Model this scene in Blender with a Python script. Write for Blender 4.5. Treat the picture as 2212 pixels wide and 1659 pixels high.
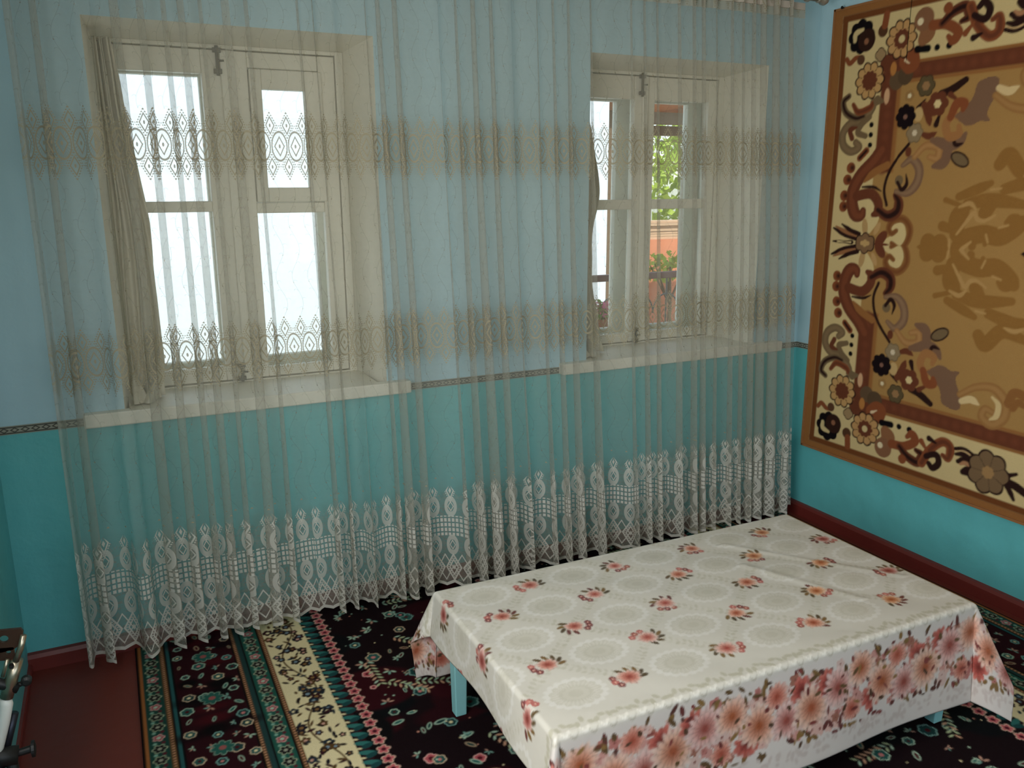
import bpy, math, random
import numpy as np
from mathutils import Vector, Matrix, Euler

for o in list(bpy.data.objects):
    bpy.data.objects.remove(o, do_unlink=True)
SC = bpy.context.scene
COL = SC.collection
PI = math.pi

# ------------------------------------------------------------------ camera
IMG_W, IMG_H = 2212, 1659
CAM_LOC = (-3.0219, -3.0541, 1.6104)
CAM_ROT = (1.3405, 0.0051, -0.4472)
FPX = 1802.25
cam_data = bpy.data.cameras.new('camera')
cam_data.sensor_fit = 'HORIZONTAL'
cam_data.sensor_width = 36.0
cam_data.lens = FPX / IMG_W * 36.0
cam_data.clip_start = 0.05
camera = bpy.data.objects.new('camera', cam_data)
camera.location = CAM_LOC
camera.rotation_euler = CAM_ROT
COL.objects.link(camera)
SC.camera = camera

# ------------------------------------------------------------------ world, sun, fill lights, exposure
world = bpy.data.worlds.new('world')
SC.world = world
world.use_nodes = True
wn = world.node_tree
bg = wn.nodes['Background']
sky = wn.nodes.new('ShaderNodeTexSky')
sky.sky_type = 'NISHITA'
sky.sun_disc = False
sky.sun_elevation = math.radians(58)
sky.sun_rotation = math.radians(180)
wn.links.new(sky.outputs[0], bg.inputs[0])
bg.inputs[1].default_value = 0.40

sun_data = bpy.data.lights.new('sun', 'SUN')
sun_data.energy = 6.5
sun_data.angle = math.radians(0.6)
sun_data.color = (1.0, 0.95, 0.86)
sun = bpy.data.objects.new('sun', sun_data)
sun.rotation_euler = Vector((0.22, 0.52, -0.83)).to_track_quat('-Z', 'Y').to_euler()
COL.objects.link(sun)


def fill_area(name, loc, direction, sx, sy, power, color):  # area lamp for the added fill
    d = bpy.data.lights.new(name, 'AREA')
    d.shape = 'RECTANGLE'
    d.size = sx
    d.size_y = sy
    d.energy = power
    d.color = color
    o = bpy.data.objects.new(name, d)
    o.location = loc
    o.rotation_euler = Vector(direction).to_track_quat('-Z', 'Z').to_euler()
    COL.objects.link(o)
    return o


# added area fills, set at made-up windows behind and beside the camera
fill_area('added_back_fill', (-0.95, -4.34, 1.50), (0, 1, -0.05), 1.0, 1.15, 8, (1.0, 0.97, 0.93))
fill_area('added_back_fill', (-2.45, -4.34, 1.50), (0, 1, -0.05), 1.0, 1.15, 5, (1.0, 0.97, 0.93))
fill_area('added_side_fill', (-3.38, -2.15, 1.50), (1, 0, -0.06), 1.1, 1.10, 46, (1.0, 0.98, 0.94))

SC.view_settings.view_transform = 'Standard'
SC.view_settings.look = 'None'
SC.view_settings.gamma = 1.0
SC.view_settings.use_curve_mapping = False
SC.view_settings.exposure = 0.08
SC.cycles.transparent_max_bounces = 48

# pixel -> world helpers (a pixel gives a direction, the plane gives the distance)
_R = Euler(CAM_ROT, 'XYZ').to_matrix()


def pix(u, v, axis, val):
    d = _R @ Vector(((u - IMG_W / 2) / FPX, -(v - IMG_H / 2) / FPX, -1.0))
    t = (val - CAM_LOC[axis]) / d[axis]
    return Vector(CAM_LOC) + d * t


# ------------------------------------------------------------------ node helpers
def lin(c):
    c = np.asarray(c, float) / 255.0
    return np.where(c <= 0.04045, c / 12.92, ((c + 0.055) / 1.055) ** 2.4)


def rgba(c):
    l = lin(c)
    return (float(l[0]), float(l[1]), float(l[2]), 1.0)


class X:
    """a float socket with arithmetic"""
    nt = None

    def __init__(s, sock): s.s = sock

    @staticmethod
    def m(op, *a, clamp=False):
        n = X.nt.nodes.new('ShaderNodeMath')
        n.operation = op
        n.use_clamp = clamp
        for i, v in enumerate(a):
            if isinstance(v, X):
                X.nt.links.new(v.s, n.inputs[i])
            else:
                n.inputs[i].default_value = float(v)
        return X(n.outputs[0])

    def __add__(s, o): return X.m('ADD', s, o)
    __radd__ = __add__
    def __sub__(s, o): return X.m('SUBTRACT', s, o)
    def __rsub__(s, o): return X.m('SUBTRACT', o, s)
    def __mul__(s, o): return X.m('MULTIPLY', s, o)
    __rmul__ = __mul__
    def __truediv__(s, o): return X.m('DIVIDE', s, o)
    def lt(s, o): return X.m('LESS_THAN', s, o)
    def gt(s, o): return X.m('GREATER_THAN', s, o)
    def abs(s): return X.m('ABSOLUTE', s)
    def sq(s): return X.m('MULTIPLY', s, s)
    def sqrt(s): return X.m('SQRT', s)
    def sin(s): return X.m('SINE', s)
    def floor(s): return X.m('FLOOR', s)
    def max(s, o): return X.m('MAXIMUM', s, o)
    def min(s, o): return X.m('MINIMUM', s, o)
    def wrap(s, p):                     # periodic, centred on 0
        return X.m('WRAP', s, p / 2, -p / 2)


def ringx(d, w):
    """1 where |d| < w"""
    return d.abs().lt(w)


def new_mat(name):
    m = bpy.data.materials.new(name)
    m.use_nodes = True
    X.nt = m.node_tree
    return m, m.node_tree, m.node_tree.nodes['Principled BSDF']


def noise_col(nt, base, amount, scale, detail=4, coord='Object', stretch=(1, 1, 1)):
    """base colour modulated by noise"""
    tc = nt.nodes.new('ShaderNodeTexCoord')
    mp = nt.nodes.new('ShaderNodeMapping')
    mp.inputs['Scale'].default_value = stretch
    nt.links.new(tc.outputs[coord], mp.inputs[0])
    nz = nt.nodes.new('ShaderNodeTexNoise')
    nz.inputs['Scale'].default_value = scale
    nz.inputs['Detail'].default_value = detail
    nt.links.new(mp.outputs[0], nz.inputs['Vector'])
    mr = nt.nodes.new('ShaderNodeMapRange')
    mr.inputs[3].default_value = 1 - amount
    mr.inputs[4].default_value = 1 + amount
    nt.links.new(nz.outputs[0], mr.inputs[0])
    mul = nt.nodes.new('ShaderNodeVectorMath')
    mul.operation = 'SCALE'
    if isinstance(base, tuple):
        mul.inputs[0].default_value = base[:3]
    else:
        nt.links.new(base, mul.inputs[0])
    nt.links.new(mr.outputs[0], mul.inputs['Scale'])
    return mul.outputs[0], nz


def bump(nt, b, height, strength, dist=0.01):
    bn = nt.nodes.new('ShaderNodeBump')
    bn.inputs['Strength'].default_value = strength
    bn.inputs['Distance'].default_value = dist
    nt.links.new(height, bn.inputs['Height'])
    nt.links.new(bn.outputs[0], b.inputs['Normal'])


def paint(name, c, rough=0.6, amount=0.06, scale=6, bump_s=0.0, bump_scale=None, metal=0.0, spec=0.5, stretch=(1, 1, 1)):
    m, nt, b = new_mat(name)
    col, nz = noise_col(nt, rgba(c), amount, scale, stretch=stretch)
    nt.links.new(col, b.inputs['Base Color'])
    b.inputs['Roughness'].default_value = rough
    b.inputs['Metallic'].default_value = metal
    b.inputs['Specular IOR Level'].default_value = spec
    if bump_s:
        n2 = nt.nodes.new('ShaderNodeTexNoise')
        n2.inputs['Scale'].default_value = bump_scale or scale * 4
        n2.inputs['Detail'].default_value = 5
        tc = nt.nodes.new('ShaderNodeTexCoord')
        nt.links.new(tc.outputs['Object'], n2.inputs['Vector'])
        bump(nt, b, n2.outputs[0], bump_s)
    return m


def attr_mat(name, rough=0.9, grain=0.12, grain_scale=350, bump_s=0.3, sheen=0.0, spec=0.2, bump_dist=0.002):
    m, nt, b = new_mat(name)
    a = nt.nodes.new('ShaderNodeAttribute')
    a.attribute_name = 'pattern'
    col, nz = noise_col(nt, a.outputs['Color'], grain, grain_scale, 2)
    nt.links.new(col, b.inputs['Base Color'])
    b.inputs['Roughness'].default_value = rough
    b.inputs['Specular IOR Level'].default_value = spec
    if bump_s:
        bump(nt, b, nz.outputs[0], bump_s, bump_dist)
    return m


# ------------------------------------------------------------------ object helpers
def link(o, parent=None):
    COL.objects.link(o)
    if parent is not None:
        o.parent = parent
    return o


def tag(o, label=None, cat=None, group=None, kind=None):
    if label: o['label'] = label
    if cat: o['category'] = cat
    if group: o['group'] = group
    if kind: o['kind'] = kind
    return o


def empty(name, loc=(0, 0, 0)):
    o = bpy.data.objects.new(name, None)
    o.empty_display_size = 0.05
    o.location = loc
    return link(o)


class MB:
    """collects shapes, then makes ONE mesh object"""

    def __init__(s):
        s.v = []
        s.f = []
        s.mi = []

    def add(s, vs, fs, mi=0):
        k = len(s.v)
        s.v += [tuple(p) for p in vs]
        s.f += [tuple(i + k for i in f) for f in fs]
        s.mi += [mi] * len(fs)
        return s

    def box(s, x0, x1, y0, y1, z0, z1, mi=0):
        vs = [(x, y, z) for z in (z0, z1) for y in (y0, y1) for x in (x0, x1)]
        fs = [(0, 2, 3, 1), (4, 5, 7, 6), (0, 1, 5, 4), (2, 6, 7, 3), (0, 4, 6, 2), (1, 3, 7, 5)]
        return s.add(vs, fs, mi)

    def quad(s, a, b, c, d, mi=0):
        return s.add([a, b, c, d], [(0, 1, 2, 3)], mi)

    def tube(s, pts, r, n=10, caps=True, mi=0):
        pts = [Vector(p) for p in pts]
        rs = r if isinstance(r, (list, tuple)) else [r] * len(pts)
        k = len(s.v)
        prev = None
        for i, p in enumerate(pts):
            d = (pts[min(i + 1, len(pts) - 1)] - pts[max(i - 1, 0)]).normalized()
            up = Vector((0, 0, 1)) if abs(d.z) < 0.95 else Vector((1, 0, 0))
            if prev is not None:
                e1 = (prev - d * prev.dot(d)).normalized()
            else:
                e1 = d.cross(up).normalized()
            prev = e1
            e2 = d.cross(e1)
            for j in range(n):
                a = 2 * PI * j / n
                s.v.append(tuple(p + (e1 * math.cos(a) + e2 * math.sin(a)) * rs[i]))
        for i in range(len(pts) - 1):
            for j in range(n):
                a, b = k + i * n + j, k + i * n + (j + 1) % n
                s.f.append((a, b, b + n, a + n)); s.mi.append(mi)
        if caps:
            s.f.append(tuple(k + j for j in reversed(range(n)))); s.mi.append(mi)
            e = k + (len(pts) - 1) * n
            s.f.append(tuple(e + j for j in range(n))); s.mi.append(mi)
        return s

    def lathe(s, c, prof, n=20, axis='z', mi=0):
        k = len(s.v)
        for (r, h) in prof:
            for j in range(n):
                a = 2 * PI * j / n
                if axis == 'z': p = (c[0] + r * math.cos(a), c[1] + r * math.sin(a), c[2] + h)
                elif axis == 'x': p = (c[0] + h, c[1] + r * math.cos(a), c[2] + r * math.sin(a))
                else: p = (c[0] + r * math.sin(a), c[1] + h, c[2] + r * math.cos(a))
                s.v.append(p)
        for i in range(len(prof) - 1):
            for j in range(n):
                a, b = k + i * n + j, k + i * n + (j + 1) % n
                s.f.append((a, b, b + n, a + n)); s.mi.append(mi)
        s.f.append(tuple(k + j for j in reversed(range(n)))); s.mi.append(mi)
        e = k + (len(prof) - 1) * n
        s.f.append(tuple(e + j for j in range(n))); s.mi.append(mi)
        return s

    def build(s, name, mat, parent=None, bevel=0, smooth=False):
        me = bpy.data.meshes.new(name)
        me.from_pydata(s.v, [], s.f)
        for m in (mat if isinstance(mat, (list, tuple)) else [mat]):
            me.materials.append(m)
        me.polygons.foreach_set('material_index', s.mi)
        if smooth:
            me.polygons.foreach_set('use_smooth', [True] * len(s.f))
        me.update()
        o = link(bpy.data.objects.new(name, me), parent)
        if bevel:
            b = o.modifiers.new('bevel', 'BEVEL')
            b.width = bevel
            b.segments = 2
            b.limit_method = 'ANGLE'
        return o


def grid_object(name, P, mat, parent=None, colors=None, uv=None, smooth=True):
    """P: (rows, cols, 3) array of points -> one mesh"""
    r, c = P.shape[:2]
    me = bpy.data.meshes.new(name)
    idx = np.arange(r * c).reshape(r, c)
    q = np.stack([idx[:-1, :-1], idx[:-1, 1:], idx[1:, 1:], idx[1:, :-1]], -1).reshape(-1, 4)
    nq = len(q)
    me.vertices.add(r * c)
    me.vertices.foreach_set('co', P.reshape(-1).astype(np.float32))
    me.loops.add(nq * 4)
    me.loops.foreach_set('vertex_index', q.reshape(-1).astype(np.int32))
    me.polygons.add(nq)
    me.polygons.foreach_set('loop_start', (np.arange(nq) * 4).astype(np.int32))
    me.polygons.foreach_set('loop_total', np.full(nq, 4, np.int32))
    me.polygons.foreach_set('use_smooth', np.full(nq, smooth))
    me.materials.append(mat)
    me.update(calc_edges=True)
    if colors is not None:
        at = me.color_attributes.new('pattern', 'FLOAT_COLOR', 'POINT')
        c4 = np.ones((r * c, 4), np.float32)
        c4[:, :3] = colors.reshape(-1, 3)
        at.data.foreach_set('color', c4.reshape(-1))
    if uv is not None:
        ul = me.uv_layers.new(name='UVMap')
        ul.data.foreach_set('uv', uv.reshape(-1, 2)[q.reshape(-1)].reshape(-1).astype(np.float32))
    me.validate()
    return link(bpy.data.objects.new(name, me), parent)


# ------------------------------------------------------------------ a small painter for woven and printed patterns
class Canvas:
    def __init__(s, w, h, res, c):
        s.res = res
        s.nx, s.ny = int(round(w / res)) + 1, int(round(h / res)) + 1
        s.a = np.empty((s.ny, s.nx, 3))
        s.a[:] = lin(c)

    def win(s, x0, x1, y0, y1):
        i0, i1 = max(0, int(x0 / s.res)), min(s.nx, int(x1 / s.res) + 2)
        j0, j1 = max(0, int(y0 / s.res)), min(s.ny, int(y1 / s.res) + 2)
        if i1 <= i0 or j1 <= j0: return None
        gx, gy = np.meshgrid(np.arange(i0, i1) * s.res, np.arange(j0, j1) * s.res)
        return (slice(j0, j1), slice(i0, i1)), gx, gy

    def blend(s, sl, cov, col):
        cov = np.clip(cov, 0, 1)[..., None]
        col = col if isinstance(col, np.ndarray) and col.ndim == 3 else lin(col)
        s.a[sl] = s.a[sl] * (1 - cov) + col * cov

    def rect(s, x0, x1, y0, y1, c, soft=1.0):
        w = s.win(x0 - .01, x1 + .01, y0 - .01, y1 + .01)
        if not w: return
        sl, gx, gy = w
        d = np.maximum(np.maximum(x0 - gx, gx - x1), np.maximum(y0 - gy, gy - y1))
        s.blend(sl, .5 - d / (s.res * soft), c)

    def disc(s, x, y, r, c, soft=1.0, ry=None, ang=0.0, alpha=1.0):
        ry = ry or r
        R = max(r, ry) + .01
        w = s.win(x - R, x + R, y - R, y + R)
        if not w: return
        sl, gx, gy = w
        dx, dy = gx - x, gy - y
        ca, sa = math.cos(ang), math.sin(ang)
        p, q = (dx * ca + dy * sa) / r, (-dx * sa + dy * ca) / ry
        e = np.sqrt(p * p + q * q)
        s.blend(sl, (.5 - (e - 1) * min(r, ry) / (s.res * soft)) * 1.0 if alpha == 1 else np.clip(.5 - (e - 1) * min(r, ry) / (s.res * soft), 0, 1) * alpha, c)

    def flower(s, x, y, r, n, c, center=None, cr=.35, ang=0.0, edge=None, depth=.16, grooves=None, ctr2=None, sq=1.0):
        R = r * 1.15 + .01
        w = s.win(x - R, x + R, y - R, y + R)
        if not w: return
        sl, gx, gy = w
        dx, dy = gx - x, (gy - y) / sq
        d = np.hypot(dx, dy)
        th = np.arctan2(dy, dx) - ang
        b = r * (1 - depth + depth * np.abs(np.cos(th * n / 2)))
        soft = s.res
        if edge is not None:
            s.blend(sl, .5 - (d - b * 1.0) / soft, edge)
            b = b - max(.004, r * .09)
        s.blend(sl, .5 - (d - b) / soft, c)
        if grooves is not None:
            g = (np.abs(np.sin(th * n / 2)) * d * 2 / n < s.res * .55) if False else (np.abs(np.cos(th * n / 2)) * d * 2 / n < s.res * .6)
            s.blend(sl, np.where(g & (d < b) & (d > r * cr), .65, 0), grooves)
        if center is not None:
            bc = r * cr * (1 - .15 + .15 * np.abs(np.cos(th * n / 2)))
            s.blend(sl, .5 - (d - bc) / soft, center)
        if ctr2 is not None:
            s.blend(sl, .5 - (d - r * cr * .38) / soft, ctr2)

    def stroke(s, pts, w0, c, taper=(1, 1), soft=1.2, core=None, corew=.45):
        """smooth tapering ribbon; pts in metres"""
        P = catmull(pts, 7)
        n = len(P)
        tt = np.linspace(0, 1, n)
        wd = w0 * .5 * np.minimum(taper[0] + (1 - taper[0]) * tt * 3, 1) * np.minimum(taper[1] + (1 - taper[1]) * (1 - tt) * 3, 1)
        R = w0 + .01
        w = s.win(P[:, 0].min() - R, P[:, 0].max() + R, P[:, 1].min() - R, P[:, 1].max() + R)
        if not w: return
        sl, gx, gy = w
        best = np.full(gx.shape, 9.0)
        bd = np.full(gx.shape, 9.0)
        for i in range(n - 1):
            ax, ay = P[i]; bx, by = P[i + 1]
            vx, vy = bx - ax, by - ay
            L = vx * vx + vy * vy + 1e-12
            t = np.clip(((gx - ax) * vx + (gy - ay) * vy) / L, 0, 1)
            d = np.hypot(gx - ax - t * vx, gy - ay - t * vy)
            rr = wd[i] + (wd[i + 1] - wd[i]) * t
            best = np.minimum(best, d - rr)
            bd = np.minimum(bd, d - rr * corew)
        s.blend(sl, .5 - best / (s.res * soft), c)
        if core is not None:
            s.blend(sl, np.clip(.5 - bd / (s.res * 2.5), 0, 1), core)

    def poly(s, pts, c, soft=1.2, smooth=True):
        P = catmull(list(pts) + [pts[0]], 5) if smooth else np.array(list(pts) + [pts[0]])
        w = s.win(P[:, 0].min() - .01, P[:, 0].max() + .01, P[:, 1].min() - .01, P[:, 1].max() + .01)
        if not w: return
        sl, gx, gy = w
        ins = np.zeros(gx.shape, bool)
        for i in range(len(P) - 1):
            (ax, ay), (bx, by) = P[i], P[i + 1]
            if ay == by: continue
            cnd = ((ay > gy) != (by > gy)) & (gx < (bx - ax) * (gy - ay) / (by - ay) + ax)
            ins ^= cnd
        s.blend(sl, ins * 1.0, c)

    def sample(s, x, y):
        fx = np.clip(x / s.res, 0, s.nx - 1.001); fy = np.clip(y / s.res, 0, s.ny - 1.001)
        i, j = fx.astype(int), fy.astype(int)
        u, v = (fx - i)[..., None], (fy - j)[..., None]
        A = s.a
        return (A[j, i] * (1 - u) * (1 - v) + A[j, i + 1] * u * (1 - v) + A[j + 1, i] * (1 - u) * v + A[j + 1, i + 1] * u * v)


def catmull(pts, k):
    p = [np.array(q, float)[:2] for q in pts]
    if len(p) < 3:
        return np.array([p[0] + (p[-1] - p[0]) * t for t in np.linspace(0, 1, 2)])
    p = [2 * p[0] - p[1]] + p + [2 * p[-1] - p[-2]]
    out = []
    for i in range(1, len(p) - 2):
        for t in np.arange(k) / k:
            a, b, c, d = p[i - 1], p[i], p[i + 1], p[i + 2]
            out.append(.5 * (2 * b + (c - a) * t + (2 * a - 5 * b + 4 * c - d) * t * t + (3 * b - a - 3 * c + d) * t ** 3))
    out.append(p[-2])
    return np.array(out)


# ------------------------------------------------------------------ materials of the room
RAIL_Z = 0.854


def two_tone(name):
    m, nt, b = new_mat(name)
    tc = nt.nodes.new('ShaderNodeTexCoord')
    sep = nt.nodes.new('ShaderNodeSeparateXYZ')
    nt.links.new(tc.outputs['Object'], sep.inputs[0])
    z = X(sep.outputs[2])
    low = z.lt(RAIL_Z)
    up_c, _ = noise_col(nt, rgba((170, 202, 212)), 0.07, 3.0, 5)
    lo_c, _ = noise_col(nt, rgba((98, 182, 184)), 0.12, 4.5, 6)
    mix = nt.nodes.new('ShaderNodeMix')
    mix.data_type = 'RGBA'
    nt.links.new(low.s, mix.inputs[0])
    nt.links.new(up_c, mix.inputs[6])
    nt.links.new(lo_c, mix.inputs[7])
    nt.links.new(mix.outputs[2], b.inputs['Base Color'])
    nt.links.new((0.85 - low * 0.42).s, b.inputs['Roughness'])
    n2 = nt.nodes.new('ShaderNodeTexNoise')
    n2.inputs['Scale'].default_value = 9
    n2.inputs['Detail'].default_value = 7
    nt.links.new(tc.outputs['Object'], n2.inputs['Vector'])
    bump(nt, b, n2.outputs[0], 0.35, 0.02)
    return m


M_WALL = two_tone('wall_paint')
M_WHITE = paint('white_oil_paint', (226, 222, 206), 0.5, 0.05, 5, 0.12, 30)
M_REVEAL = paint('whitewash', (228, 224, 208), 0.8, 0.06, 4, 0.25, 14)
M_CEIL = paint('ceiling_whitewash', (226, 226, 220), 0.9, 0.04, 3, 0.1, 12)
M_FLOOR = paint('dark_red_floor_paint', (108, 42, 32), 0.42, 0.18, 3, 0.1, 20, stretch=(1, .2, 1))
M_BASE = paint('brown_red_baseboard_paint', (112, 42, 36), 0.4, 0.15, 5, 0.15, 18)
M_DARKMETAL = paint('dark_iron', (52, 50, 44), 0.5, 0.1, 30, metal=0.6)
M_LATCH = paint('aged_bolt_metal', (84, 80, 68), 0.5, 0.1, 30, metal=0.3)


def glass_mat():
    m, nt, b = new_mat('window_glass')
    tr = nt.nodes.new('ShaderNodeBsdfTransparent')
    tr.inputs[0].default_value = (0.96, 0.985, 0.98, 1)
    gl = nt.nodes.new('ShaderNodeBsdfGlossy')
    gl.inputs['Roughness'].default_value = 0.02
    mx = nt.nodes.new('ShaderNodeMixShader')
    fr = nt.nodes.new('ShaderNodeFresnel')
    fr.inputs[0].default_value = 1.25
    nt.links.new(fr.outputs[0], mx.inputs[0])
    nt.links.new(tr.outputs[0], mx.inputs[1])
    nt.links.new(gl.outputs[0], mx.inputs[2])
    nt.links.new(mx.outputs[0], nt.nodes['Material Output'].inputs[0])
    return m


M_GLASS = glass_mat()

# ------------------------------------------------------------------ the shell of the room
XL, XR, YB, ZC = -3.415, 0.0, -4.40, 2.75
WT = 0.50                                  # thick outer wall
HOLES = [((-3.026, -2.100), (-3.000, -2.140)), ((-1.205, -0.2855), (-1.185, -0.305))]
HZ0, HZ1 = 0.855, 2.137
HI1 = 2.118


def wall_with_holes(name, y_in, y_out, holes, z0, z1, zt0, zt1, hi1, xa, xb, flip):
    mb = MB()
    xs = [xa]
    for (a, b), _ in holes: xs += [a, b]
    xs.append(xb)

    def face(y, x0, x1, za, zb, rev):
        q = [(x0, y, za), (x1, y, za), (x1, y, zb), (x0, y, zb)]
        mb.quad(*(q[::-1] if rev else q), 0)
    for k in range(len(xs) - 1):
        solid = k % 2 == 0
        if solid:
            face(y_in, xs[k], xs[k + 1], zt0, zt1, flip)
        else:
            face(y_in, xs[k], xs[k + 1], zt0, z0, flip)
            face(y_in, xs[k], xs[k + 1], z1, zt1, flip)
    xo = [xa - .3]
    for _, (a, b) in holes: xo += [a, b]
    xo.append(xb + .3)
    for k in range(len(xo) - 1):
        if k % 2 == 0:
            face(y_out, xo[k], xo[k + 1], zt0 - .4, zt1 + .1, not flip)
        else:
            face(y_out, xo[k], xo[k + 1], zt0 - .4, z0, not flip)
            face(y_out, xo[k], xo[k + 1], hi1, zt1 + .1, not flip)
    ym = y_in + (y_out - y_in) * .56
    for (a, b), (c, d) in holes:
        o = [(a, y_in, z0), (b, y_in, z0), (b, y_in, z1), (a, y_in, z1)]
        mid = [(c, ym, z0), (d, ym, z0), (d, ym, hi1), (c, ym, hi1)]
        e = [(c, y_out, z0), (d, y_out, z0), (d, y_out, hi1), (c, y_out, hi1)]
        for A, B in ((o, mid), (mid, e)):
            for i in range(4):
                j = (i + 1) % 4
                mb.quad(A[i], B[i], B[j], A[j], 1)
    return tag(mb.build(name, [M_WALL, M_REVEAL]), kind='structure')


wall_with_holes('wall_front', 0.0, WT, HOLES, HZ0, HZ1, 0.0, ZC, HI1, XL, XR, True)
BH = [((-3.0, -1.9), (-2.98, -1.92)), ((-1.5, -0.4), (-1.48, -0.42))]  # openings made up for the back fill lights
wall_with_holes('wall_back', YB, YB - .4, BH, 0.88, 2.14, 0.0, ZC, 2.12, XL, XR, False)
tag(MB().box(XR, XR + .3, YB - .4, WT, 0, ZC).build('wall_right', M_WALL), kind='structure')
SW = (-2.75, -1.55)                        # made-up side window beside the camera, added for the side fill
tag(MB().box(XL - .3, XL, YB - .4, SW[0], 0, ZC).box(XL - .3, XL, SW[1], WT, 0, ZC).box(XL - .3, XL, SW[0], SW[1], 0, .88).box(XL - .3, XL, SW[0], SW[1], 2.12, ZC).build('wall_left', M_WALL), kind='structure')
tag(MB().box(XL - .3, XR + .3, YB - .4, WT, -.12, 0).build('floor', M_FLOOR), kind='structure')
tag(MB().box(XL - .3, XR + .3, YB - .4, WT, ZC, ZC + .15).build('ceiling', M_CEIL), kind='structure')

# baseboards: painted rounded boards
def baseboard(name, a, b, nrm, h=0.062, d=0.022):
    mb = MB()
    a, b, n = Vector(a), Vector(b), Vector(nrm)
    prof = [(0, 0), (d, 0), (d, h * .75), (d * .7, h * .95), (0, h)]
    vs = [p + n * q + Vector((0, 0, z)) for p in (a, b) for q, z in prof]
    k = len(prof)
    fs = [(i, (i + 1) % k, k + (i + 1) % k, k + i) for i in range(k)] + [tuple(range(k))[::-1], tuple(range(k, 2 * k))]
    mb.add(vs, fs)
    return tag(mb.build(name, M_BASE), kind='structure')


baseboard('baseboard_right', (XR, YB, 0), (XR, 0, 0), (-1, 0, 0))
baseboard('baseboard_front', (XL, 0, 0), (XR - .022, 0, 0), (0, -1, 0))
baseboard('baseboard_left', (XL, -.022, 0), (XL, YB, 0), (1, 0, 0), h=0.03, d=0.012)

# patterned border strip between the two paint colours
def trim_mat():
    m, nt, b = new_mat('border_strip')
    tc = nt.nodes.new('ShaderNodeTexCoord')
    sep = nt.nodes.new('ShaderNodeSeparateXYZ')
    nt.links.new(tc.outputs['Object'], sep.inputs[0])
    u = X(sep.outputs[0]) + X(sep.outputs[1])
    z = X(sep.outputs[2]) - RAIL_Z
    line = ringx(z.abs() - 0.0095, 0.0022)
    d = (u.wrap(0.03).abs() / 0.011 + z.abs() / 0.007)
    fig = ringx(d - 1.0, 0.3)
    msk = line.max(fig)
    mix = nt.nodes.new('ShaderNodeMix')
    mix.data_type = 'RGBA'
    mix.inputs[6].default_value = rgba((150, 148, 134))
    mix.inputs[7].default_value = rgba((74, 74, 66))
    nt.links.new(msk.s, mix.inputs[0])
    nt.links.new(mix.outputs[2], b.inputs['Base Color'])
    b.inputs['Roughness'].default_value = .7
    return m


M_TRIM = trim_mat()
SILLS = [(-3.153, -2.013), (-1.340, -0.131)]
zt = (RAIL_Z - .014, RAIL_Z + .014)
for i, (a, b) in enumerate([(XL, SILLS[0][0]), (SILLS[0][1], SILLS[1][0]), (SILLS[1][1], XR)]):
    tag(MB().box(a, b, -.004, 0.001, *zt).build('trim_%d' % (i + 1), M_TRIM), kind='structure')
tag(MB().box(-.004, .001, YB, -.004, *zt).build('trim_4', M_TRIM), kind='structure')
tag(MB().box(XL - .001, XL + .004, YB, -.004, *zt).build('trim_5', M_TRIM), kind='structure')

# ------------------------------------------------------------------ windows
YF = 0.28          # inner face of the casements


def sash(parent, name, x0, x1, z0, z1, y, glass, th=0.042, bars=()):
    """wooden sash frame with rectangular lights; glass = list of (xa, xb, za, zb) sorted bottom up"""
    mb = MB()
    ga, gb = glass[0][0], glass[0][1]
    mb.box(x0, ga, y, y + th, z0, z1)
    mb.box(gb, x1, y, y + th, z0, z1)
    zs = [z0] + [q for g in glass for q in (g[2], g[3])] + [z1]
    for k in range(0, len(zs), 2):
        mb.box(ga, gb, y + .002, y + th - .002, zs[k], zs[k + 1])
    o = mb.build(name, M_WHITE, parent, bevel=0.004)
    for g in glass:
        # rebate bead and pane
        gy = y + th * .62
        MB().box(g[0] - .004, g[1] + .004, gy, gy + .003, g[2] - .004, g[3] + .004).build('pane', M_GLASS, o)
    return o


def bolt(parent, x, z0, z1, y):
    mb = MB()
    mb.tube([(x, y - .008, z0), (x, y - .008, z1)], .006, 8)
    for f in (.15, .85):
        zz = z0 + (z1 - z0) * f
        mb.box(x - .014, x + .014, y - .012, y + .001, zz - .008, zz + .008)
    mb.tube([(x, y - .008, (z0 + z1) / 2), (x + .022, y - .014, (z0 + z1) / 2)], .004, 6)
    return mb.build('bolt', M_LATCH, parent, smooth=False)


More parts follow.
